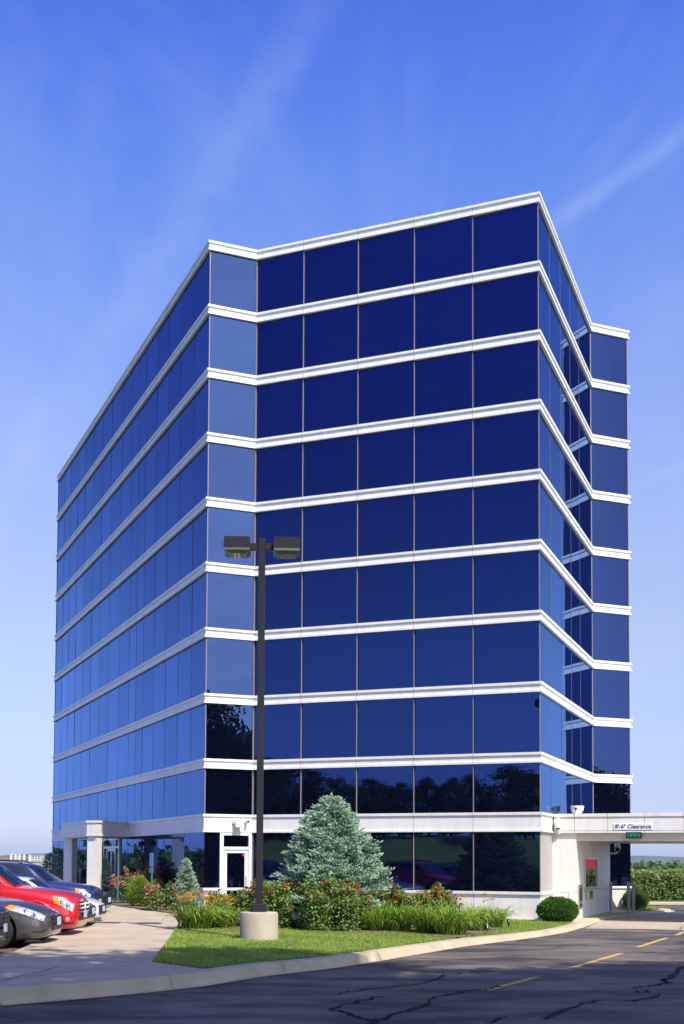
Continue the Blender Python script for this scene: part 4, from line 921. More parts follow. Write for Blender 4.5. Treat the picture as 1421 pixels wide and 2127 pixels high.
# sign posts along the car park
for x, y0, yb, pos, lab, sg in ((94, 1773, 0, V((-15.2, 65.0, 0)), 'green metal sign post at the far end beside the far spruce', False),
      (137, 1774, 0, V((-11.5, 55.5, 0)), 'sign post with a narrow blue sign left of the portico columns', True),
      (246, 1772, 0, gp(246, 1880), 'green metal sign post in front of the entrance doors', False),
      (316, 1771, 0, gp(317, 1890), 'sign post with a blue sign between the pink roses and the yellow green shrubs', True)):
    t = ray(x, y0); D = pos.y/t.y; top = EYE+t.z*D; X = t.x*D
    s = empty('sign_post', (X, pos.y, gz(X, pos.y)), lab, 'sign post', 'parking sign posts by the entrance walk', rz=R(10)); h = top-gz(X, pos.y)
    b = MB(); b.loft([[(-.03, -.012, -.1), (-.012, -.02, -.1), (.012, -.02, -.1), (.03, -.012, -.1), (.012, .01, -.1), (-.012, .01, -.1)], [(-.03, -.012, h), (-.012, -.02, h), (.012, -.02, h), (.03, -.012, h), (.012, .01, h), (-.012, .01, h)]])
    b.build('post', mat('post_green', (.06, .16, .12), rough=.5), s, world=False)
    b = MB(); b.box((-.02, 0, h-.25), (.008, .30, .46), R(22) if sg else R(4), 0, .003)
    if sg: b.box((-.02, 0, h-.62), (.008, .30, .16), R(22), 0, .003)
    b.build('sign_plate', mat('sign_blue', (.22, .42, .62), rough=.35) if sg else mat('post_green_plate', (.10, .2, .16), rough=.5), s, world=False)
# waste bin under the portico
p = po(14.9, 1.0); wb_ = empty('waste_bin', (p[0], p[1], gz(p[0], p[1])), 'dark hooded waste bin between the portico columns', 'waste bin', rz=R(20))
b = MB(); b.box((0, 0, .40), (.56, .56, .80), 0, 0, .03)
for k in range(7): b.box((-.24+.08*k, -.285, .40), (.05, .012, .70), 0, 1)
b.build('body', [mat('bin_brown', (.07, .05, .045), rough=.7), mat('bin_slat', (.10, .075, .065), rough=.7)], wb_, world=False)
b = MB(); b.loft([[(-.29, -.29, .81), (.29, -.29, .81), (.29, .29, .81), (-.29, .29, .81)], [(-.29, -.29, .86), (.29, -.29, .86), (.29, .29, .86), (-.29, .29, .86)]])
for s in (-1, 1): b.box((s*.26, 0, .99), (.04, .5, .26))
b.loft([[(-.29, -.29, 1.11), (.29, -.29, 1.11), (.29, .29, 1.11), (-.29, .29, 1.11)], [(-.25, -.25, 1.19), (.25, -.25, 1.19), (.25, .25, 1.19), (-.25, .25, 1.19)], [(-.1, -.1, 1.22), (.1, -.1, 1.22), (.1, .1, 1.22), (-.1, .1, 1.22)]])
b.build('hood', mat('bin_hood', (.02, .018, .018), rough=.5), wb_, world=False)
# ------------------------------------------------------------------ cars
def cr(tab, s):                                  # smooth interpolation of a station table
    n = len(tab)
    if s <= tab[0][0]: return tab[0][1:]
    if s >= tab[-1][0]: return tab[-1][1:]
    for i in range(n-1):
        if tab[i][0] <= s <= tab[i+1][0]:
            a, b_, c, d = tab[max(i-1, 0)], tab[i], tab[i+1], tab[min(i+2, n-1)]
            h = c[0]-b_[0]; t = (s-b_[0])/h; out = []
            for k in range(1, len(b_)):
                m0 = (c[k]-a[k])/(c[0]-a[0])*h if c[0] != a[0] else 0; m1 = (d[k]-b_[k])/(d[0]-b_[0])*h if d[0] != b_[0] else 0
                out.append((2*t**3-3*t*t+1)*b_[k]+(t**3-2*t*t+t)*m0+(-2*t**3+3*t*t)*c[k]+(t**3-t*t)*m1)
            return out
def poly_at(pts, v, sm=True):                    # point along an open section, v in 0..1, rounded
    n = len(pts)-1; x = v*n; i = min(int(x), n-1); t = x-i
    a, b_, c, d = pts[max(i-1, 0)], pts[i], pts[i+1], pts[min(i+2, n)]
    return [.5*(2*b_[j]+(c[j]-a[j])*t*.8+(2*a[j]*.8-2*b_[j]*1.0+0)*0) if False else b_[j]*(2*t**3-3*t*t+1)+c[j]*(-2*t**3+3*t*t)+.38*((c[j]-a[j])*(t**3-2*t*t+t)+(d[j]-b_[j])*(t**3-t*t)) for j in range(2)]
class Car:
    def __init__(s, L, w, hz, st, gh, kind):
        s.L, s.w, s.st, s.gh = L, w, st, gh
    def S(s, u, v):                              # body: u metres behind the nose, v 0 (keel) .. 1 (top centre), right hand side
        w, zb, zs, zt, wt = cr(s.st, u)
        pts = [(0, zb), (.55*w, zb), (.90*w, zb+.01), (.985*w, zb+.10), (w, zb+.42*(zs-zb)), (.992*w, zb+.74*(zs-zb)), (.95*w, zs), (wt+.02, zt-.035), (wt*.72, zt-.004), (wt*.36, zt+.012), (0, zt+.016)]
        y, z = poly_at(pts, v); return V((-u, -y, z))
    def Gs(s, u, v):                             # greenhouse
        zb, zt, wb, wt = cr(s.gh, u)
        pts = [(wb, zb-.10), (wb*.5+wt*.5+.02, zb*.5+zt*.5-.02), (wt+.015, zt-.05), (wt-.07, zt-.005), (wt*.5, zt+.015), (0, zt+.02)]
        y, z = poly_at(pts, v); return V((-u, -y, z))
def surf_patch(fn, u0, u1, v0, v1, off, side, nu=8, nv=6, quad=None):
    b = MB(); vs = []
    for i in range(nu+1):
        for j in range(nv+1):
            a, c = i/nu, j/nv
            if quad:
                (ua, va), (ub, vb), (uc, vc), (ud, vd) = quad
                u = (1-a)*(1-c)*ua+a*(1-c)*ub+a*c*uc+(1-a)*c*ud; v = (1-a)*(1-c)*va+a*(1-c)*vb+a*c*vc+(1-a)*c*vd
            else: u = u0+(u1-u0)*a; v = v0+(v1-v0)*c
            e = 1e-3; P = fn(u, v); du = fn(u+e, v)-P; dv = fn(u, min(v+e, 1))-fn(u, min(v+e, 1)-e)
            n_ = dv.cross(du); n_ = n_.normalized() if n_.length > 0 else V((0, -1, 0))
            if n_.y > .2 or (abs(n_.y) <= .2 and n_.z < 0 and v > .5): n_ = -n_
            P = P+n_*off; vs.append((P.x, P.y*side, P.z))
    f = []
    for i in range(nu):
        for j in range(nv):
            k = i*(nv+1)+j; q = (k, k+1, k+nv+2, k+nv+1); f.append(q if side > 0 else q[::-1])
    b.add(vs, f); return b
tyre_m = rubber
rim_m = mat('alloy', (.62, .62, .63), rough=.25, metal=.9)
lens_clear = mat('headlight_lens', (.72, .74, .78), rough=.06, metal=.55, var=.35, vscale=9, coat=1.0)
amber = mat('amber_lens', (.85, .25, .03), rough=.1, coat=1.0)
chrome = mat('chrome', (.85, .85, .87), rough=.08, metal=1.0)
carglass = mat('car_glass', (.012, .02, .02), rough=.03, spec=.9, coat=.6)
trim_m = mat('black_trim', (.015, .015, .016), rough=.45)
plate_m = mat('licence_plate', (.70, .74, .80), rough=.5, col2=(.35, .42, .62), vscale=14)
def paint_mat(name, col, metal=.0, rough=.28): return mat(name, col, rough=rough, metal=metal, spec=.5, coat=1.0)
SEDAN = [(0.0, .50, .30, .50, .56, .44), (.05, .66, .235, .56, .64, .55), (.16, .78, .20, .61, .71, .62), (.38, .865, .185, .68, .79, .68), (.75, .90, .18, .75, .88, .72), (1.2, .905, .18, .80, .955, .735), (1.6, .905, .18, .83, .99, .74), (2.4, .91, .18, .86, .99, .77), (3.4, .91, .19, .88, 1.0, .77), (4.2, .885, .23, .90, 1.03, .74), (4.62, .82, .28, .88, 1.0, .70), (4.80, .66, .38, .80, .90, .58)]
SEDAN_G = [(1.42, .96, .975, .70, .66), (1.7, .96, 1.12, .73, .61), (2.15, .97, 1.37, .745, .56), (2.6, .97, 1.44, .75, .54), (3.1, .98, 1.44, .75, .54), (3.5, .99, 1.36, .74, .55), (3.9, 1.0, 1.18, .72, .59), (4.15, 1.01, 1.03, .70, .66)]
SUV = [(0.0, .56, .38, .62, .80, .50), (.05, .70, .28, .68, .88, .60), (.14, .82, .25, .74, .96, .68), (.34, .895, .24, .84, 1.03, .73), (.70, .915, .23, .92, 1.08, .76), (1.1, .915, .23, .96, 1.13, .77), (1.45, .915, .23, .98, 1.16, .78), (2.4, .915, .24, 1.0, 1.16, .80), (3.4, .915, .25, 1.02, 1.16, .80), (4.1, .90, .28, 1.02, 1.16, .78), (4.36, .84, .36, .98, 1.12, .74), (4.44, .74, .44, .9, 1.05, .66)]
SUV_G = [(1.30, 1.12, 1.14, .73, .69), (1.6, 1.13, 1.33, .77, .64), (2.0, 1.14, 1.62, .79, .60), (2.5, 1.14, 1.71, .80, .59), (3.3, 1.14, 1.72, .80, .59), (4.0, 1.14, 1.68, .79, .59), (4.28, 1.13, 1.50, .76, .61), (4.38, 1.12, 1.16, .74, .68)]
def make_car(label, cat, kind, pos, head, pm, group='cars parked nose to the walk', grille='plain', zfun=lot_z, lights=True, plate=True, detail=True, scale=1.0, fog=False, ov=None, name=None):
    st, gh = (SUV, SUV_G) if kind == 'suv' else (SEDAN, SEDAN_G)
    L = st[-1][0]; wr = .37 if kind == 'suv' else .335; front = ov or (.90 if kind == 'suv' else .97); wb = 2.62 if kind == 'suv' else 2.78
    car = Car(L, .91, 0, st, gh, kind)
    root = empty(name or ('parked_suv' if kind == 'suv' else 'parked_car'), (pos[0], pos[1], zfun(pos[0], pos[1])), label, cat, group, rz=head)
    if scale != 1.0: root.scale = (scale,)*3
    # body shell
    us = [0, .012, .03, .05, .08, .12, .16, .22, .3, .38, .48, .6]+[.6+.1*k for k in range(1, int((L-.7)/.1))]+[L-.25, L-.15, L-.08, L-.04, L]
    NV = 30; b = MB(); rings = []
    for u in us:
        half = [car.S(u, k/NV) for k in range(NV+1)]
        rings.append([tuple(p) for p in half]+[(p.x, -p.y, p.z) for p in half[-2:0:-1]])
    b.loft(rings)
    body = b.build('body', pm, root, world=False)
    bm = bmesh.new(); bm.from_mesh(body.data); bmesh.ops.recalc_face_normals(bm, faces=bm.faces); bm.to_mesh(body.data); bm.free()
    cuts = []
    for ux in (front, front+wb):
        cb = MB(); cb.lathe([(wr+.075, -1.2), (wr+.075, 1.2)], (-ux, 0, wr), 32, axis='Y'); co = cb.build('cut', trim_m, None)
        bm = bmesh.new(); bm.from_mesh(co.data); bmesh.ops.recalc_face_normals(bm, faces=bm.faces); bm.to_mesh(co.data); bm.free()
        co.parent = root; cuts.append(co)
        md = body.modifiers.new('b', 'BOOLEAN'); md.object = co; md.operation = 'DIFFERENCE'; md.solver = 'EXACT'
    bpy.context.view_layer.update()
    me = bpy.data.meshes.new_from_object(body.evaluated_get(bpy.context.evaluated_depsgraph_get()))
    body.modifiers.clear(); body.data = me
    for co in cuts: bpy.data.objects.remove(co)
    if len(me.materials) > 1:
        for q in me.polygons: q.material_index = min(q.material_index, 1)
    autosmooth(body, 38)
    # wheel well liner
    b = MB()
    for ux in (front, front+wb): b.box((-ux, 0, wr+.05), (2*wr, 1.1, .5))
    b.box((-L*.5, 0, .32), (L*.7, 1.2, .2)); b.build('underbody', trim_m, root, world=False)
    # cabin
    b = MB(); g0, g1 = gh[0][0], gh[-1][0]; rings = []
    for k in range(41):
        u = g0+(g1-g0)*k/40; half = [car.Gs(u, j/16) for j in range(17)]
        rings.append([tuple(p) for p in half]+[(p.x, -p.y, p.z) for p in half[-2::-1]])
    b.loft(rings, closed=False, cap=False); autosmooth(b.build('cabin', pm, root, world=False), 50)
    um = gh[2][0]; ur = gh[-3][0]
    b = MB()
    for s in (1, -1):
        q = surf_patch(car.Gs, 0, 0, 0, 0, .006, s, 10, 8, quad=((g0+.07, .46), (um-.02, .50), (um-.02, 1), (g0+.07, 1))); b.add(q.v, q.f)
    b.build('windscreen', carglass, root, True, world=False)
    b = MB()
    for s in (1, -1):
        q = surf_patch(car.Gs, 0, 0, 0, 0, .006, s, 8, 8, quad=((ur+.05, .5), (g1-.06, .48), (g1-.06, 1), (ur+.05, 1))); b.add(q.v, q.f)
    b.build('rear_window', carglass, root, True, world=False)
    mid = (um+ur)/2-.05
    for s in (1, -1):
        for qd in (((um-.42, .19), (mid-.04, .19), (mid-.04, .385), (um+.06, .385)), ((mid+.04, .19), (ur+.12, .19), (ur-.05, .385), (mid+.04, .385))):
            surf_patch(car.Gs, 0, 0, 0, 0, .006, s, 10, 5, quad=qd).build('side_window', carglass, root, True, world=False)
    # doors: shut lines and handles
    for s in (1, -1):
        for ud in (1.62, mid+.1, ):
            surf_patch(car.S, ud, ud+.012, .33, .66, .003, s, 1, 12).build('shut_line', trim_m, root, True, world=False)
        b = MB(); P = car.S(mid-.12, .56); b.box((P.x, s*(P.y-.015), P.z), (.18, .03, .03), 0, 0, .008); b.build('door_handle', pm, root, world=False)
        b = MB(); P = car.Gs(um-.28, .12); b.tube([(P.x, s*P.y*.97, P.z), (P.x+.02, s*(P.y-.08), P.z+.03)], .02); b.ball((P.x+.02, s*(P.y-.15), P.z+.06), .11, 8, (.55, .95, .72)); b.build('side_mirror', pm if kind == 'sedan' else trim_m, root, True, world=False)
    # wheels
    for ux in (front, front+wb):
        for s in (1, -1):
            b = MB(); y0 = s*.79
            b.lathe([(wr*.62, -.10), (wr*.90, -.115), (wr*.985, -.09), (wr, -.05), (wr, .05), (wr*.985, .09), (wr*.90, .115), (wr*.62, .10)], (-ux, y0, wr), 36, axis='Y')
            wl_ = autosmooth(b.build('wheel', tyre_m, root, world=False))
            b = MB(); e = -s
            b.lathe([(wr*.63, .085), (wr*.66, .10), (wr*.66, .112), (wr*.60, .112), (wr*.57, .06)] if s < 0 else [(wr*.57, -.06), (wr*.60, -.112), (wr*.66, -.112), (wr*.66, -.10), (wr*.63, -.085)], (-ux, y0, wr), 32, axis='Y', cap=False)
            for k in range(7):
                a = k*2*math.pi/7; ca, sa = math.cos(a), math.sin(a); yy = y0-s*-.0; yo = y0+s*.0
                yf = y0+(-1 if s > 0 else 1)*0 + s*0
                Y = y0+s*.0; Yf = y0 + s*.10
                b.loft([[(-ux+ca*r_-sa*w_, Yf-s*dp, wr+sa*r_+ca*w_) for r_, w_ in ((wr*.10, -.035), (wr*.62, -.022), (wr*.62, .022), (wr*.10, .035))] for dp in (0.0, .035)])
            b.lathe([(wr*.17, -.02), (wr*.17, .02)], (-ux, y0+s*.09, wr), 16, axis='Y')
            b.build('rim', rim_m, wl_, world=False)
            b = MB(); b.lathe([(wr*.58, -.01), (wr*.58, .01)], (-ux, y0+s*.045, wr), 24, axis='Y'); b.build('brake_disc', mat('brake', (.06, .06, .06), rough=.4, metal=.5), wl_, world=False)
    # nose: lamps, grille, bumper openings, plate
    if kind == 'sedan':
        HQ = ((.10, .53), (.74, .595), (.62, .70), (.07, .67)); AQ = ((.66, .60), (.80, .612), (.72, .68), (.62, .68)); GQ = ((.004, .60), (.07, .60), (.07, .69), (.004, .69)); BQ = ((.03, .32), (.28, .33), (.26, .36), (.03, .37))
    else:
        HQ = ((.10, .52), (.40, .545), (.50, .655), (.075, .64)); AQ = ((.34, .545), (.47, .555), (.52, .65), (.40, .65)); GQ = ((.004, .5), (.06, .5), (.06, .66), (.004, .66)); BQ = ((.06, .30), (.34, .31), (.32, .34), (.06, .34))
    for s in (1, -1):
        h = surf_patch(car.S, 0, 0, 0, 0, .008, s, 12, 8, quad=HQ).build('headlight', lens_clear, root, True, world=False)
        surf_patch(car.S, 0, 0, 0, 0, .012, s, 5, 6, quad=AQ).build('turn_signal', amber, h, True, world=False)
        b = MB()
        for uu, vv, rr in (((.26, .60, .062), (.44, .625, .055)) if kind == 'sedan' else ((.20, .585, .075), (.33, .60, .06))):
            P = car.S(uu, vv); b.ball((P.x+.015, s*(P.y-.012), P.z+.006), rr, 8, (.5, .5, 1))
        b.build('reflector', chrome, h, True, world=False)
        surf_patch(car.S, 0, 0, 0, 0, .006, s, 8, 4, quad=BQ).build('bumper_slot', trim_m, root, True, world=False)
        surf_patch(car.S, 0, 0, 0, 0, .006, s, 4, 4, quad=((L-.05, .55), (L-.32, .55), (L-.28, .66), (L-.06, .64))).build('tail_light', mat('tail_red', (.35, .01, .01), rough=.1, coat=1.0), root, True, world=False)
    w0, zb, zs, zt, wt = st[0][1:]
    b = MB(); zc = (zs+zt)/2 if kind == 'sedan' else (zs+zt)/2-.02; gh_ = .17 if kind == 'sedan' else .26
    b.box((.0, 0, zc), (.05, 2*wt*.95, gh_), 0, 0, .02); gr = b.build('grille', trim_m, root, world=False)
    b = MB(); n_bar = 3 if kind == 'suv' else 2
    for k in range(n_bar): b.box((.028, 0, zc+(k-(n_bar-1)/2)*gh_*.33), (.03, 2*wt*.97, gh_*.16), 0, 0, .006)
    if kind == 'suv': b.box((.03, 0, zc), (.024, .16, gh_*1.02), 0, 0, .008)
    b.build('grille_bar', chrome if grille == 'chrome' else trim_m, gr, world=False)
    b = MB(); b.box((.0, 0, zb+.09), (.06, 2*w0*.85, .12), 0, 0, .02); b.build('air_intake', trim_m, root, world=False)
    if plate:
        b = MB(); b.box((.045, 0, zb+.20 if kind == 'sedan' else zb+.16), (.02, .31, .16), 0, 0, .004); b.build('licence_plate', plate_m, root, world=False)
        b = MB(); b.box((.03, 0, zb+.20 if kind == 'sedan' else zb+.16), (.03, .33, .18), 0, 0, .004); b.build('plate_frame', trim_m, root, world=False)
    if kind == 'suv':
        for s in (1, -1):
            b = MB(); b.tube([tuple(V((1, s, 1))*0+V((car.Gs(u, .62).x, s*car.Gs(u, .62).y, car.Gs(u, .62).z+dz_))) for u, dz_ in ((2.2, .0), (2.4, .06), (3.2, .065), (3.9, .05), (4.0, .0))], .022, 6); b.build('roof_rail', trim_m, root, True, world=False)
            if fog:
                P = car.S(.20, .40); fo = MB(); fo.tube([(P.x-.03, s*(P.y+.03), P.z), (P.x+.025, s*(P.y-.03), P.z)], [.095, .085], 18); fb = fo.build('fog_surround', pm, root, world=False); autosmooth(fb)
                fo = MB(); fo.tube([(P.x+.0, s*(P.y+.0), P.z), (P.x+.03, s*(P.y-.034), P.z)], [.055, .05], 16); fo.build('fog_lamp', lens_clear, fb, world=False)
                # flared wheel arch
                for ux in (front, front+wb):
                    ar = MB(); pts = []
                    for k in range(17):
                        a = math.pi*(-.06+1.12*k/16); r_ = wr+.10; pts.append((-ux+math.cos(a)*r_, s*(.90 if kind == 'suv' else .89), wr+math.sin(a)*r_))
                    ar.tube(pts, .035, 8); ar.build('wheel_arch', pm, root, True, world=False)
    return root
p_red = paint_mat('red_paint', (.52, .008, .015)); p_grey = paint_mat('grey_paint', (.085, .074, .076), metal=.35, rough=.32); p_blue = paint_mat('blue_paint', (.03, .045, .17), metal=.4, rough=.3)
p_beige = paint_mat('beige_paint', (.42, .36, .28), metal=.4, rough=.33); p_white = paint_mat('white_paint', (.78, .78, .78)); p_black = paint_mat('black_paint', (.016, .015, .020)); p_char = paint_mat('charcoal_paint', (.022, .022, .026), metal=.3)
def nose(px, Y): return ((px-PPX)/F_PX*Y, Y)
make_car('dark car with a front licence plate cut off by the left edge of the picture', 'car', 'suv', nose(10, 22.9), R(3), p_black, name='parked_car')
make_car('charcoal grey sedan parked nearest after the cut off dark car, its front wheel in view', 'car', 'sedan', nose(121, 25.6), R(0), p_grey, scale=1.09)
make_car('bright red parked suv with chrome grille and amber corner lamp', 'suv', 'suv', nose(176, 28.3), R(0), p_red, grille='chrome', fog=True, scale=1.05)
make_car('beige car of which only the nose shows beside the red suv', 'car', 'sedan', nose(193, 31.0), R(0), p_beige, scale=1.04)
make_car('white sedan nose between the beige car and the dark far car', 'car', 'sedan', nose(215, 33.7), R(-3), p_white, scale=.92)
make_car('dark blue parked suv whose roof and hood rise behind the red suv', 'suv', 'suv', nose(207, 36.5), R(-3), p_blue)
make_car('farthest dark car showing only its nose beyond the white sedan', 'car', 'sedan', nose(227, 39.3), R(-5), p_char)
# ------------------------------------------------------------------ trees round about
def decid_mesh(seed, h, cr_r, base, ncl, nl, ls, flat=1.0):
    r = random.Random(seed); T = MB(); v, f = [], []
    T.tube([(0, 0, -.3), (r.uniform(-.1, .1), 0, h*.3), (r.uniform(-.25, .25), r.uniform(-.2, .2), h*.62), (r.uniform(-.3, .3), 0, h*.86)], [h*.022, h*.017, h*.010, h*.004], 9)
    for k in range(ncl):
        u = r.random(); z = h*(base+(1-base)*u); prof = math.sin(math.pi*min(max((u+.10)/1.12, 0), 1))**.65
        a = k*2.4+r.gauss(0, .4); q = cr_r*prof*r.uniform(.25, 1.05)**.8; c = V((q*math.cos(a), q*math.sin(a), z))
        if r.random() < .45: T.tube([(0, 0, max(z-h*.18, h*.22)), (c.x*.5, c.y*.5, z-h*.04), tuple(c)], [h*.006, h*.004, .012], 5)
        cs = cr_r*r.uniform(.20, .36)
        for j in range(nl):
            p_ = rv(r); p_ = V((p_.x*cs, p_.y*cs, p_.z*cs*.55*flat))
            quad_leaf(v, f, c+p_, (rv(r)+p_.normalized()*.5+V((0, 0, .6))).normalized(), rv(r), ls*r.uniform(.7, 1.3), ls*.34)
    A = MB(); A.add(v, f); return A, T
oak_leaf = leaf_mat('oak_leaf', (.055, .105, .022), island=.4, trans=.3)
ash_leaf = leaf_mat('ash_leaf', (.075, .135, .028), island=.4, trans=.3)
TPL = []
for i, (hh, cr_, ba, nc, nl, ls, m_) in enumerate(((10, 3.4, .22, 70, 75, .26, oak_leaf), (10, 2.7, .30, 60, 70, .24, ash_leaf), (10, 4.0, .12, 90, 80, .28, oak_leaf))):
    A, T = decid_mesh(70+i, hh, cr_, ba, nc, nl, ls); t = empty('shade_tree', (0, 0, 0)); T.build('trunk', bark, t, world=False); A.build('crown', m_, t, world=False); TPL.append(t)
used = [False]*3
def tree(k, x, y, z, h, label, group, wide=1.0):
    o = TPL[k] if not used[k] else copy_tree(TPL[k]); used[k] = True; s = h/10
    o.location = (x, y, z); o.scale = (s*wide, s*wide, s); o.rotation_euler = (0, 0, x*1.7+y*.9); tag(o, label, 'tree', group); return o
def mirror_at(px, D, A, d, turn=0.0):            # where a thing stands that a pane shows at this pixel column
    k, P = colhit(px, A, d, 1750); n_ = V((d.y, -d.x, 0)); n_ = (Matrix.Rotation(turn, 3, 'Z') @ n_)
    v = V((P.x, P.y, 0)); D1 = v.length; v = v/D1; r_ = v-n_*2*v.dot(n_); return V((P.x, P.y, 0))+r_*(D-D1), r_
# grassy bank across the street, with the trees on it that the glass mirrors
c0, rdir = mirror_at(850, 70, G[2], dd(0), -TURN); vdir = V((-rdir.y, rdir.x, 0))
def bank_z(u): t = min(max((u-2)/17, 0), 1); return ROAD-.02+3.9*t*t*(3-2*t)
b = MB(); us = [0, 2, 4, 6, 8, 10, 12, 14, 16, 19, 24, 34, 60]; vsn = [-60+5*k for k in range(25)]
b.add([tuple(c0+rdir*u+vdir*w_+V((0, 0, bank_z(u+1.5*noise.noise(V((w_*.06, 0, 1)))) - .0)))for u in us for w_ in vsn], [(i*25+j, (i+1)*25+j, (i+1)*25+j+1, i*25+j+1) for i in range(12) for j in range(24)])
bk = struct(b.build('grass_bank', mat('bank_grass', (.22, .33, .07), rough=.95, var=.25, vscale=.6), smooth=True))
def onbank(px, u):
    k, P = colhit(px, G[2], dd(0), 1750); v = V((P.x, P.y, 0)).normalized(); n_ = Matrix.Rotation(-TURN, 3, 'Z') @ V((dd(0).y, -dd(0).x, 0)); r_ = v-n_*2*v.dot(n_)
    P0_ = V((P.x, P.y, 0)); t = ((c0-P0_).dot(rdir)+u)/r_.dot(rdir); q = P0_+r_*t; return q
for i, (px, u, h, k, wd_) in enumerate(((545, 15, 7.0, 2, 1.0), (600, 17, 6.6, 0, 1.1), (655, 18, 5.6, 1, 1.0), (705, 16, 5.2, 0, 1.0), (775, 19, 5.0, 1, 1.2), (830, 18, 4.6, 0, 1.1), (885, 20, 5.0, 1, 1.1), (935, 19, 4.9, 2, 1.0), (985, 21, 5.4, 1, 1.0), (1062, 17, 6.1, 1, 1.5), (1110, 20, 5.6, 0, 1.0), (500, 18, 7, 0, 1.1), (570, 27, 6.0, 2, 1.3), (640, 29, 5.2, 2, 1.3), (730, 28, 4.9, 2, 1.4), (800, 27, 4.7, 2, 1.4), (860, 28, 4.6, 2, 1.4), (920, 27, 4.8, 2, 1.4), (1000, 28, 5.0, 2, 1.3), (1090, 26, 6.0, 2, 1.2))):
    q = onbank(px, u); tree(2 if i % 3 else k, q.x, q.y, bank_z(u)-.1, h*.86, 'leafy tree on the grass bank across the street, mirrored in the front glass', 'trees on the grass bank', wd_)
for i, (px, D, h, k, w_) in enumerate(((428, 72, 13.4, 2, .85), (462, 78, 12.6, 2, .95), (505, 75, 11.6, 2, .9), (540, 80, 11.5, 0, 1.1), (440, 88, 12.0, 0, 1.2), (490, 90, 11.5, 0, 1.2))):
    q, _ = mirror_at(px, D, G[1], d1); tree(k, q.x, q.y, ROAD-.2, h*.87, 'tall dense tree down the street, mirrored in the short corner face', 'tall trees down the street', w_)
for i, (px, D, h, k) in enumerate(((1240, 98, 9.2, 2), (1262, 100, 8.2, 0), (1285, 102, 8.0, 2), (1310, 100, 7.4, 0), (1225, 104, 9.5, 0))):
    q, _ = mirror_at(px, D, G[4], dd(45)); tree(k, q.x, q.y, ROAD-.2, h, 'leafy tree beyond the drive on the right, mirrored in the far glass', 'trees beyond the drive', 1.15)
# street trees behind the viewer: their shade falls over the road
ST = []
for i, (sd, rr_) in enumerate(((91, 2.3), (92, 1.9))):
    A, T = decid_mesh(sd, 10, rr_, .54, 120, 90, .20); t = empty('street_tree', (0, 0, 0)); T.build('trunk', bark, t, world=False); A.build('crown', oak_leaf, t, world=False); ST.append(t)
for i, (x, y, h, k) in enumerate(((3.2, 3.6, 24, 0), (9.5, 4.2, 25, 1), (15, 7.5, 20.5, 0), (-2.0, 1.2, 20, 1), (18.5, 7.0, 18, 1), (6.4, -1.0, 19, 0), (-7.5, .6, 21, 0), (-13, 2, 20, 1), (1.0, -3.5, 22, 0), (12, -2.5, 22, 1), (-4.5, -4, 23, 1))):
    o = ST[k] if i < 2 else copy_tree(ST[k]); sc_ = h/10; o.scale = (sc_,)*3; o.location = (x, y, ROAD-.1); o.rotation_euler = (0, 0, i*1.3); tag(o, 'tall street tree behind the viewer, shading the road', 'tree', 'street trees shading the road')
# mirrored parked cars
p_d, p_r = paint_mat('navy_paint', (.012, .012, .03)), paint_mat('maroon_paint', (.10, .008, .012))
q, r_ = mirror_at(885, 64, G[2], dd(0), -TURN)
make_car('dark sedan parked across the street, mirrored in the ground floor glass', 'car', 'sedan', (q.x, q.y), R(28), p_d, group='cars parked across the street', zfun=lambda x, y: ROAD)
q, r_ = mirror_at(960, 69, G[2], dd(0), -TURN)
make_car('dark red suv parked across the street, mirrored in the ground floor glass', 'suv', 'suv', (q.x, q.y), R(28), p_r, group='cars parked across the street', zfun=lambda x, y: ROAD)
# red roofed building the teller window mirrors
q, r_ = mirror_at(1226, 92, cB, d3); rb = empty('neighbour_building', (q.x, q.y, -2.2), 'low white building with a red roof beyond the drive, seen only in the teller window', 'building', rz=R(-30))
b = MB(); b.box((0, 0, 1.6), (16, 9, 3.2)); b.build('wall', white, rb, world=False)
b = MB(); b.loft([[(-8.6, -5.1, 3.2), (8.6, -5.1, 3.2), (8.6, 5.1, 3.2), (-8.6, 5.1, 3.2)], [(-6, -.6, 4.7), (6, -.6, 4.7), (6, .6, 4.7), (-6, .6, 4.7)]]); b.build('roof', mat('red_roof', (.45, .03, .03), rough=.5), rb, world=False)
for k in range(6):
    b = MB(); b.box((-6.5+2.6*k, -4.5, 1.7), (1.5, .06, 1.4)); b.build('window', carglass, rb, world=False)

# ------------------------------------------------------------------ what lies beyond
hg = empty('hedge', (14, 59.6, -.05), 'long leafy hedge with pale blossom tops beyond the drive', 'hedge')
r = random.Random(9); v, f, fv, ff = [], [], [], []
for k in range(15000):
    x = r.uniform(-1.2, 24); top = 1.50+.12*noise.noise(V((x*.8, 0, 0)))+.10*noise.noise(V((x*3, 5, 0)))
    if r.random() < .72: y = -.0+abs(r.gauss(0, .10))+.12*noise.noise(V((x*1.3, 2, k*.0))); z = top*r.random()**.8
    else: y = r.uniform(0, 1.6); z = top-abs(r.gauss(0, .08))
    quad_leaf(v, f, V((x, y, z)), (V((0, -1, .5))+rv(r)).normalized(), rv(r), r.uniform(.09, .16), .045)
for k in range(420):
    x = r.uniform(-1, 24); blossom(fv, ff, V((x, r.uniform(-.1, .5), 1.42+r.uniform(-.25, .12))), .075, r, 4)
A = MB(); A.add(v, f); A.build('foliage', leaf_mat('hedge_leaf', (.14, .20, .04), island=.45), hg, world=False)
A = MB(); A.add(fv, ff); A.build('blossom', leaf_mat('cream_petal', (.55, .52, .34), island=.2), hg, world=False)
A = MB(); A.box((11.5, .85, .6), (25, 1.2, 1.2)); A.build('shade_core', mat('twig_shade', (.03, .045, .015)), hg, world=False)  # dark box coloured as the shade within the hedge
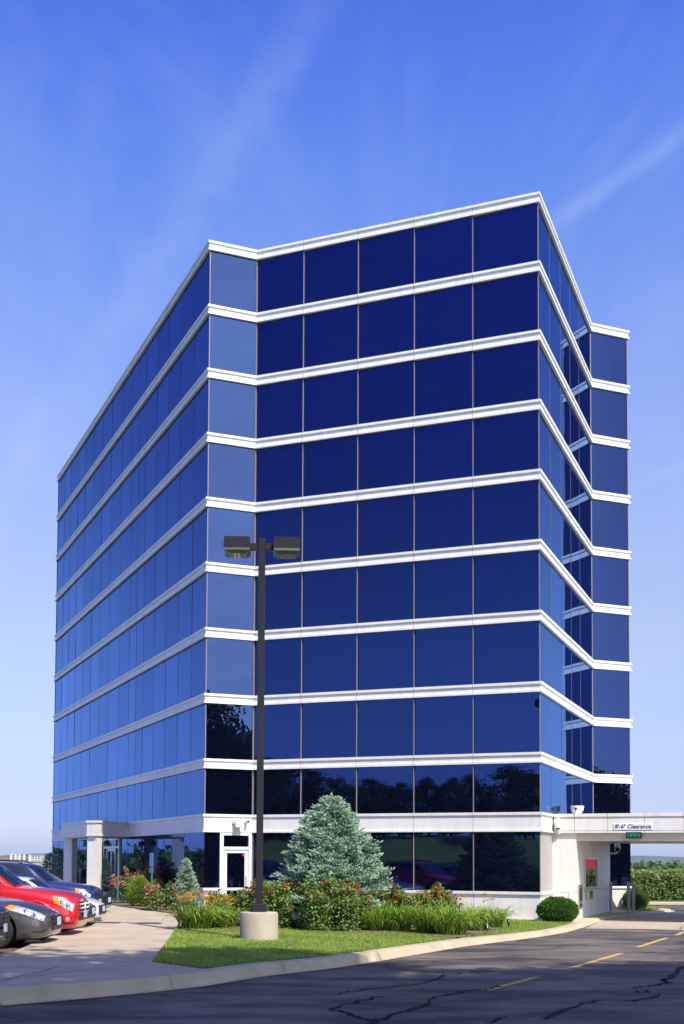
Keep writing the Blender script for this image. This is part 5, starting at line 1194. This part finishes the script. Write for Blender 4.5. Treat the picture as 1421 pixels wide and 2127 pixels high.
def woods(name, areas, m):
    r = random.Random(21); v, f = [], []
    for (n, fx, hmin, hmax, ls) in areas:
        for k in range(n):
            x, y = fx(r); g_ = terrain_z(x, y); H = hmin+(hmax-hmin)*(.5+.5*noise.noise(V((x*.13, y*.13, 3))))+1.3*noise.noise(V((x*.5, y*.5, 1)))
            z = g_+H*(1-r.random()**2.2*.9)
            quad_leaf(v, f, V((x, y, z)), (V((0, 0, .8))+rv(r)).normalized(), rv(r), ls*r.uniform(.6, 1.4), ls*.4)
    A = MB(); A.add(v, f); return tag(A.build(name, m), kind='stuff')
wood_leaf = leaf_mat('wood_leaf', (.085, .135, .035), island=.45, trans=.2)
def band_r(a0, a1, r0, r1): return lambda r: (lambda a, q: (q*math.sin(a), q*math.cos(a)))(r.uniform(a0, a1), r.uniform(r0, r1))
woods('far_woods', [(26000, band_r(.22, .50, 135, 215), 1.0, 2.3, .5), (14000, band_r(.2, .6, 300, 430), 6.6, 8.6, 1.1),
      (16000, band_r(-1.35, -.285, 210, 330), 6.5, 10, 1.8), (5000, band_r(.6, 1.4, 120, 220), 5, 9, 1.2)], wood_leaf)
b = MB()                                         # far ridges
for (r0, base, amp, sd) in ((2300, 3.5, 8, 1), (3600, 16, 12, 7)):
    n_ = 260; vs = []
    for k in range(n_+1):
        a = -1.5+3.0*k/n_; hh = base+amp*(noise.noise(V((a*5, sd, 0)))+.5*noise.noise(V((a*17, sd, 0))))+1.2*noise.noise(V((a*130, sd, 0)))
        vs += [(r0*math.sin(a), r0*math.cos(a), -8), ((r0+60)*math.sin(a), (r0+60)*math.cos(a), hh), ((r0+900)*math.sin(a), (r0+900)*math.cos(a), hh*.8), ((r0+1000)*math.sin(a), (r0+1000)*math.cos(a), -8)]
    b.add(vs, [(4*k+j, 4*k+4+j, 4*k+5+j, 4*k+1+j) for k in range(n_) for j in range(3)])
struct(b.build('hills', mat('hill_woods', (.05, .085, .04), rough=1, var=.4, vscale=.02), smooth=True))
def at(px, Y, y=None): t = ray(px, y or 1783); s = Y/t.y; return V((t.x*s, Y, EYE+t.z*s))
silo_m = mat('silo_metal', (.46, .44, .42), rough=.5, var=.08, vscale=.5)
for i, (px, w, yt) in enumerate(((23, 2.3, 1773.5), (32, 2.2, 1773.5), (40, 2.4, 1774), (50, 2.2, 1774), (62, 2.4, 1775))):
    q = at(px, 900, yt); base = terrain_z(q.x, q.y)-.3
    s = empty('grain_silo', (q.x, q.y, base), ('leftmost white grain silo on the skyline left of the building', 'white grain silo left one of the close pair on the skyline', 'white grain silo right one of the close pair on the skyline', 'lone white grain silo right of the close pair on the skyline', 'white grain silo beside the cream block on the skyline')[i], 'silo', 'white silos on the skyline')
    h = q.z-base; b = MB(); b.lathe([(w/2, 0), (w/2, h-1.0)], n=14); b.build('tower', silo_m, s, True, world=False)
    b = MB(); b.lathe([(w/2+.1, h-1.0), (.35, h-.1), (.3, h+.25), (.02, h+.3)], n=14); b.build('cap', silo_m, s, world=False)
def block(name, px0, px1, Y, yt, depth, label, m, wm=None, roof=None):
    a, c = at(px0, Y, yt), at(px1, Y, yt); x = (a.x+c.x)/2; base = terrain_z(x, Y)-.4; h = a.z-base; w = abs(c.x-a.x)
    o = empty(name, (x, Y, base), label, 'building')
    b = MB(); b.box((0, depth/2, h/2), (w, depth, h)); b.build('wall', m, o, world=False)
    b = MB(); b.box((0, depth/2, h+.12), (w+.5, depth+.5, .24)); b.build('roof', roof or m, o, world=False)
    if wm:
        b = MB(); n_ = max(2, int(w/2.2))
        for k in range(n_): 
            for z in (h*.62, h*.80, h*.93): b.box((-w/2+w*(k+.5)/n_, -.02, z), (w/n_*.5, .06, h*.07))
        tag(b.build('window', wm, o, world=False), kind='stuff')
    return o
cream = mat('cream_render', (.62, .56, .46), rough=.8); brick = mat('far_brick', (.36, .20, .15), rough=.9); tan = mat('tan_cladding', (.42, .31, .25), rough=.8, var=.1, vscale=.1); pale = mat('pale_cladding', (.55, .58, .62), rough=.6, var=.15, vscale=.15)
block('distant_building', 66, 84, 950, 1776.5, 12, 'cream block with small windows on the skyline beside the silos', cream, carglass)
block('distant_building', 86, 125, 960, 1775.5, 14, 'wide white and tan block on the skyline at the edge of the office building', silo_m, carglass)
block('distant_building', -30, 17, 940, 1780, 14, 'low red brick building at the far left of the skyline', brick, None, mat('red_roof_far', (.32, .12, .09)))
block('warehouse', -80, 93, 600, 1790, 30, 'long tan warehouse below the skyline at far left', tan)
block('storage_shed', -60, 125, 320, 1799.5, 14, 'long pale blue shed in front of the tan warehouse', pale)

# ------------------------------------------------------------------ the air
def haze_box():
    b = MB(); b.box((0, 30, 15), (10200, 10200, 56)); m = bpy.data.materials.new('haze'); m.use_nodes = True; n, l = m.node_tree.nodes, m.node_tree.links; n.clear()
    o = n.new('ShaderNodeOutputMaterial'); v = n.new('ShaderNodeVolumePrincipled'); v.inputs['Color'].default_value = (.72, .84, 1.0, 1); v.inputs['Density'].default_value = .00013; v.inputs['Anisotropy'].default_value = .2
    l.new(v.outputs[0], o.inputs['Volume']); return tag(b.build('haze', m), kind='stuff')
haze_box()
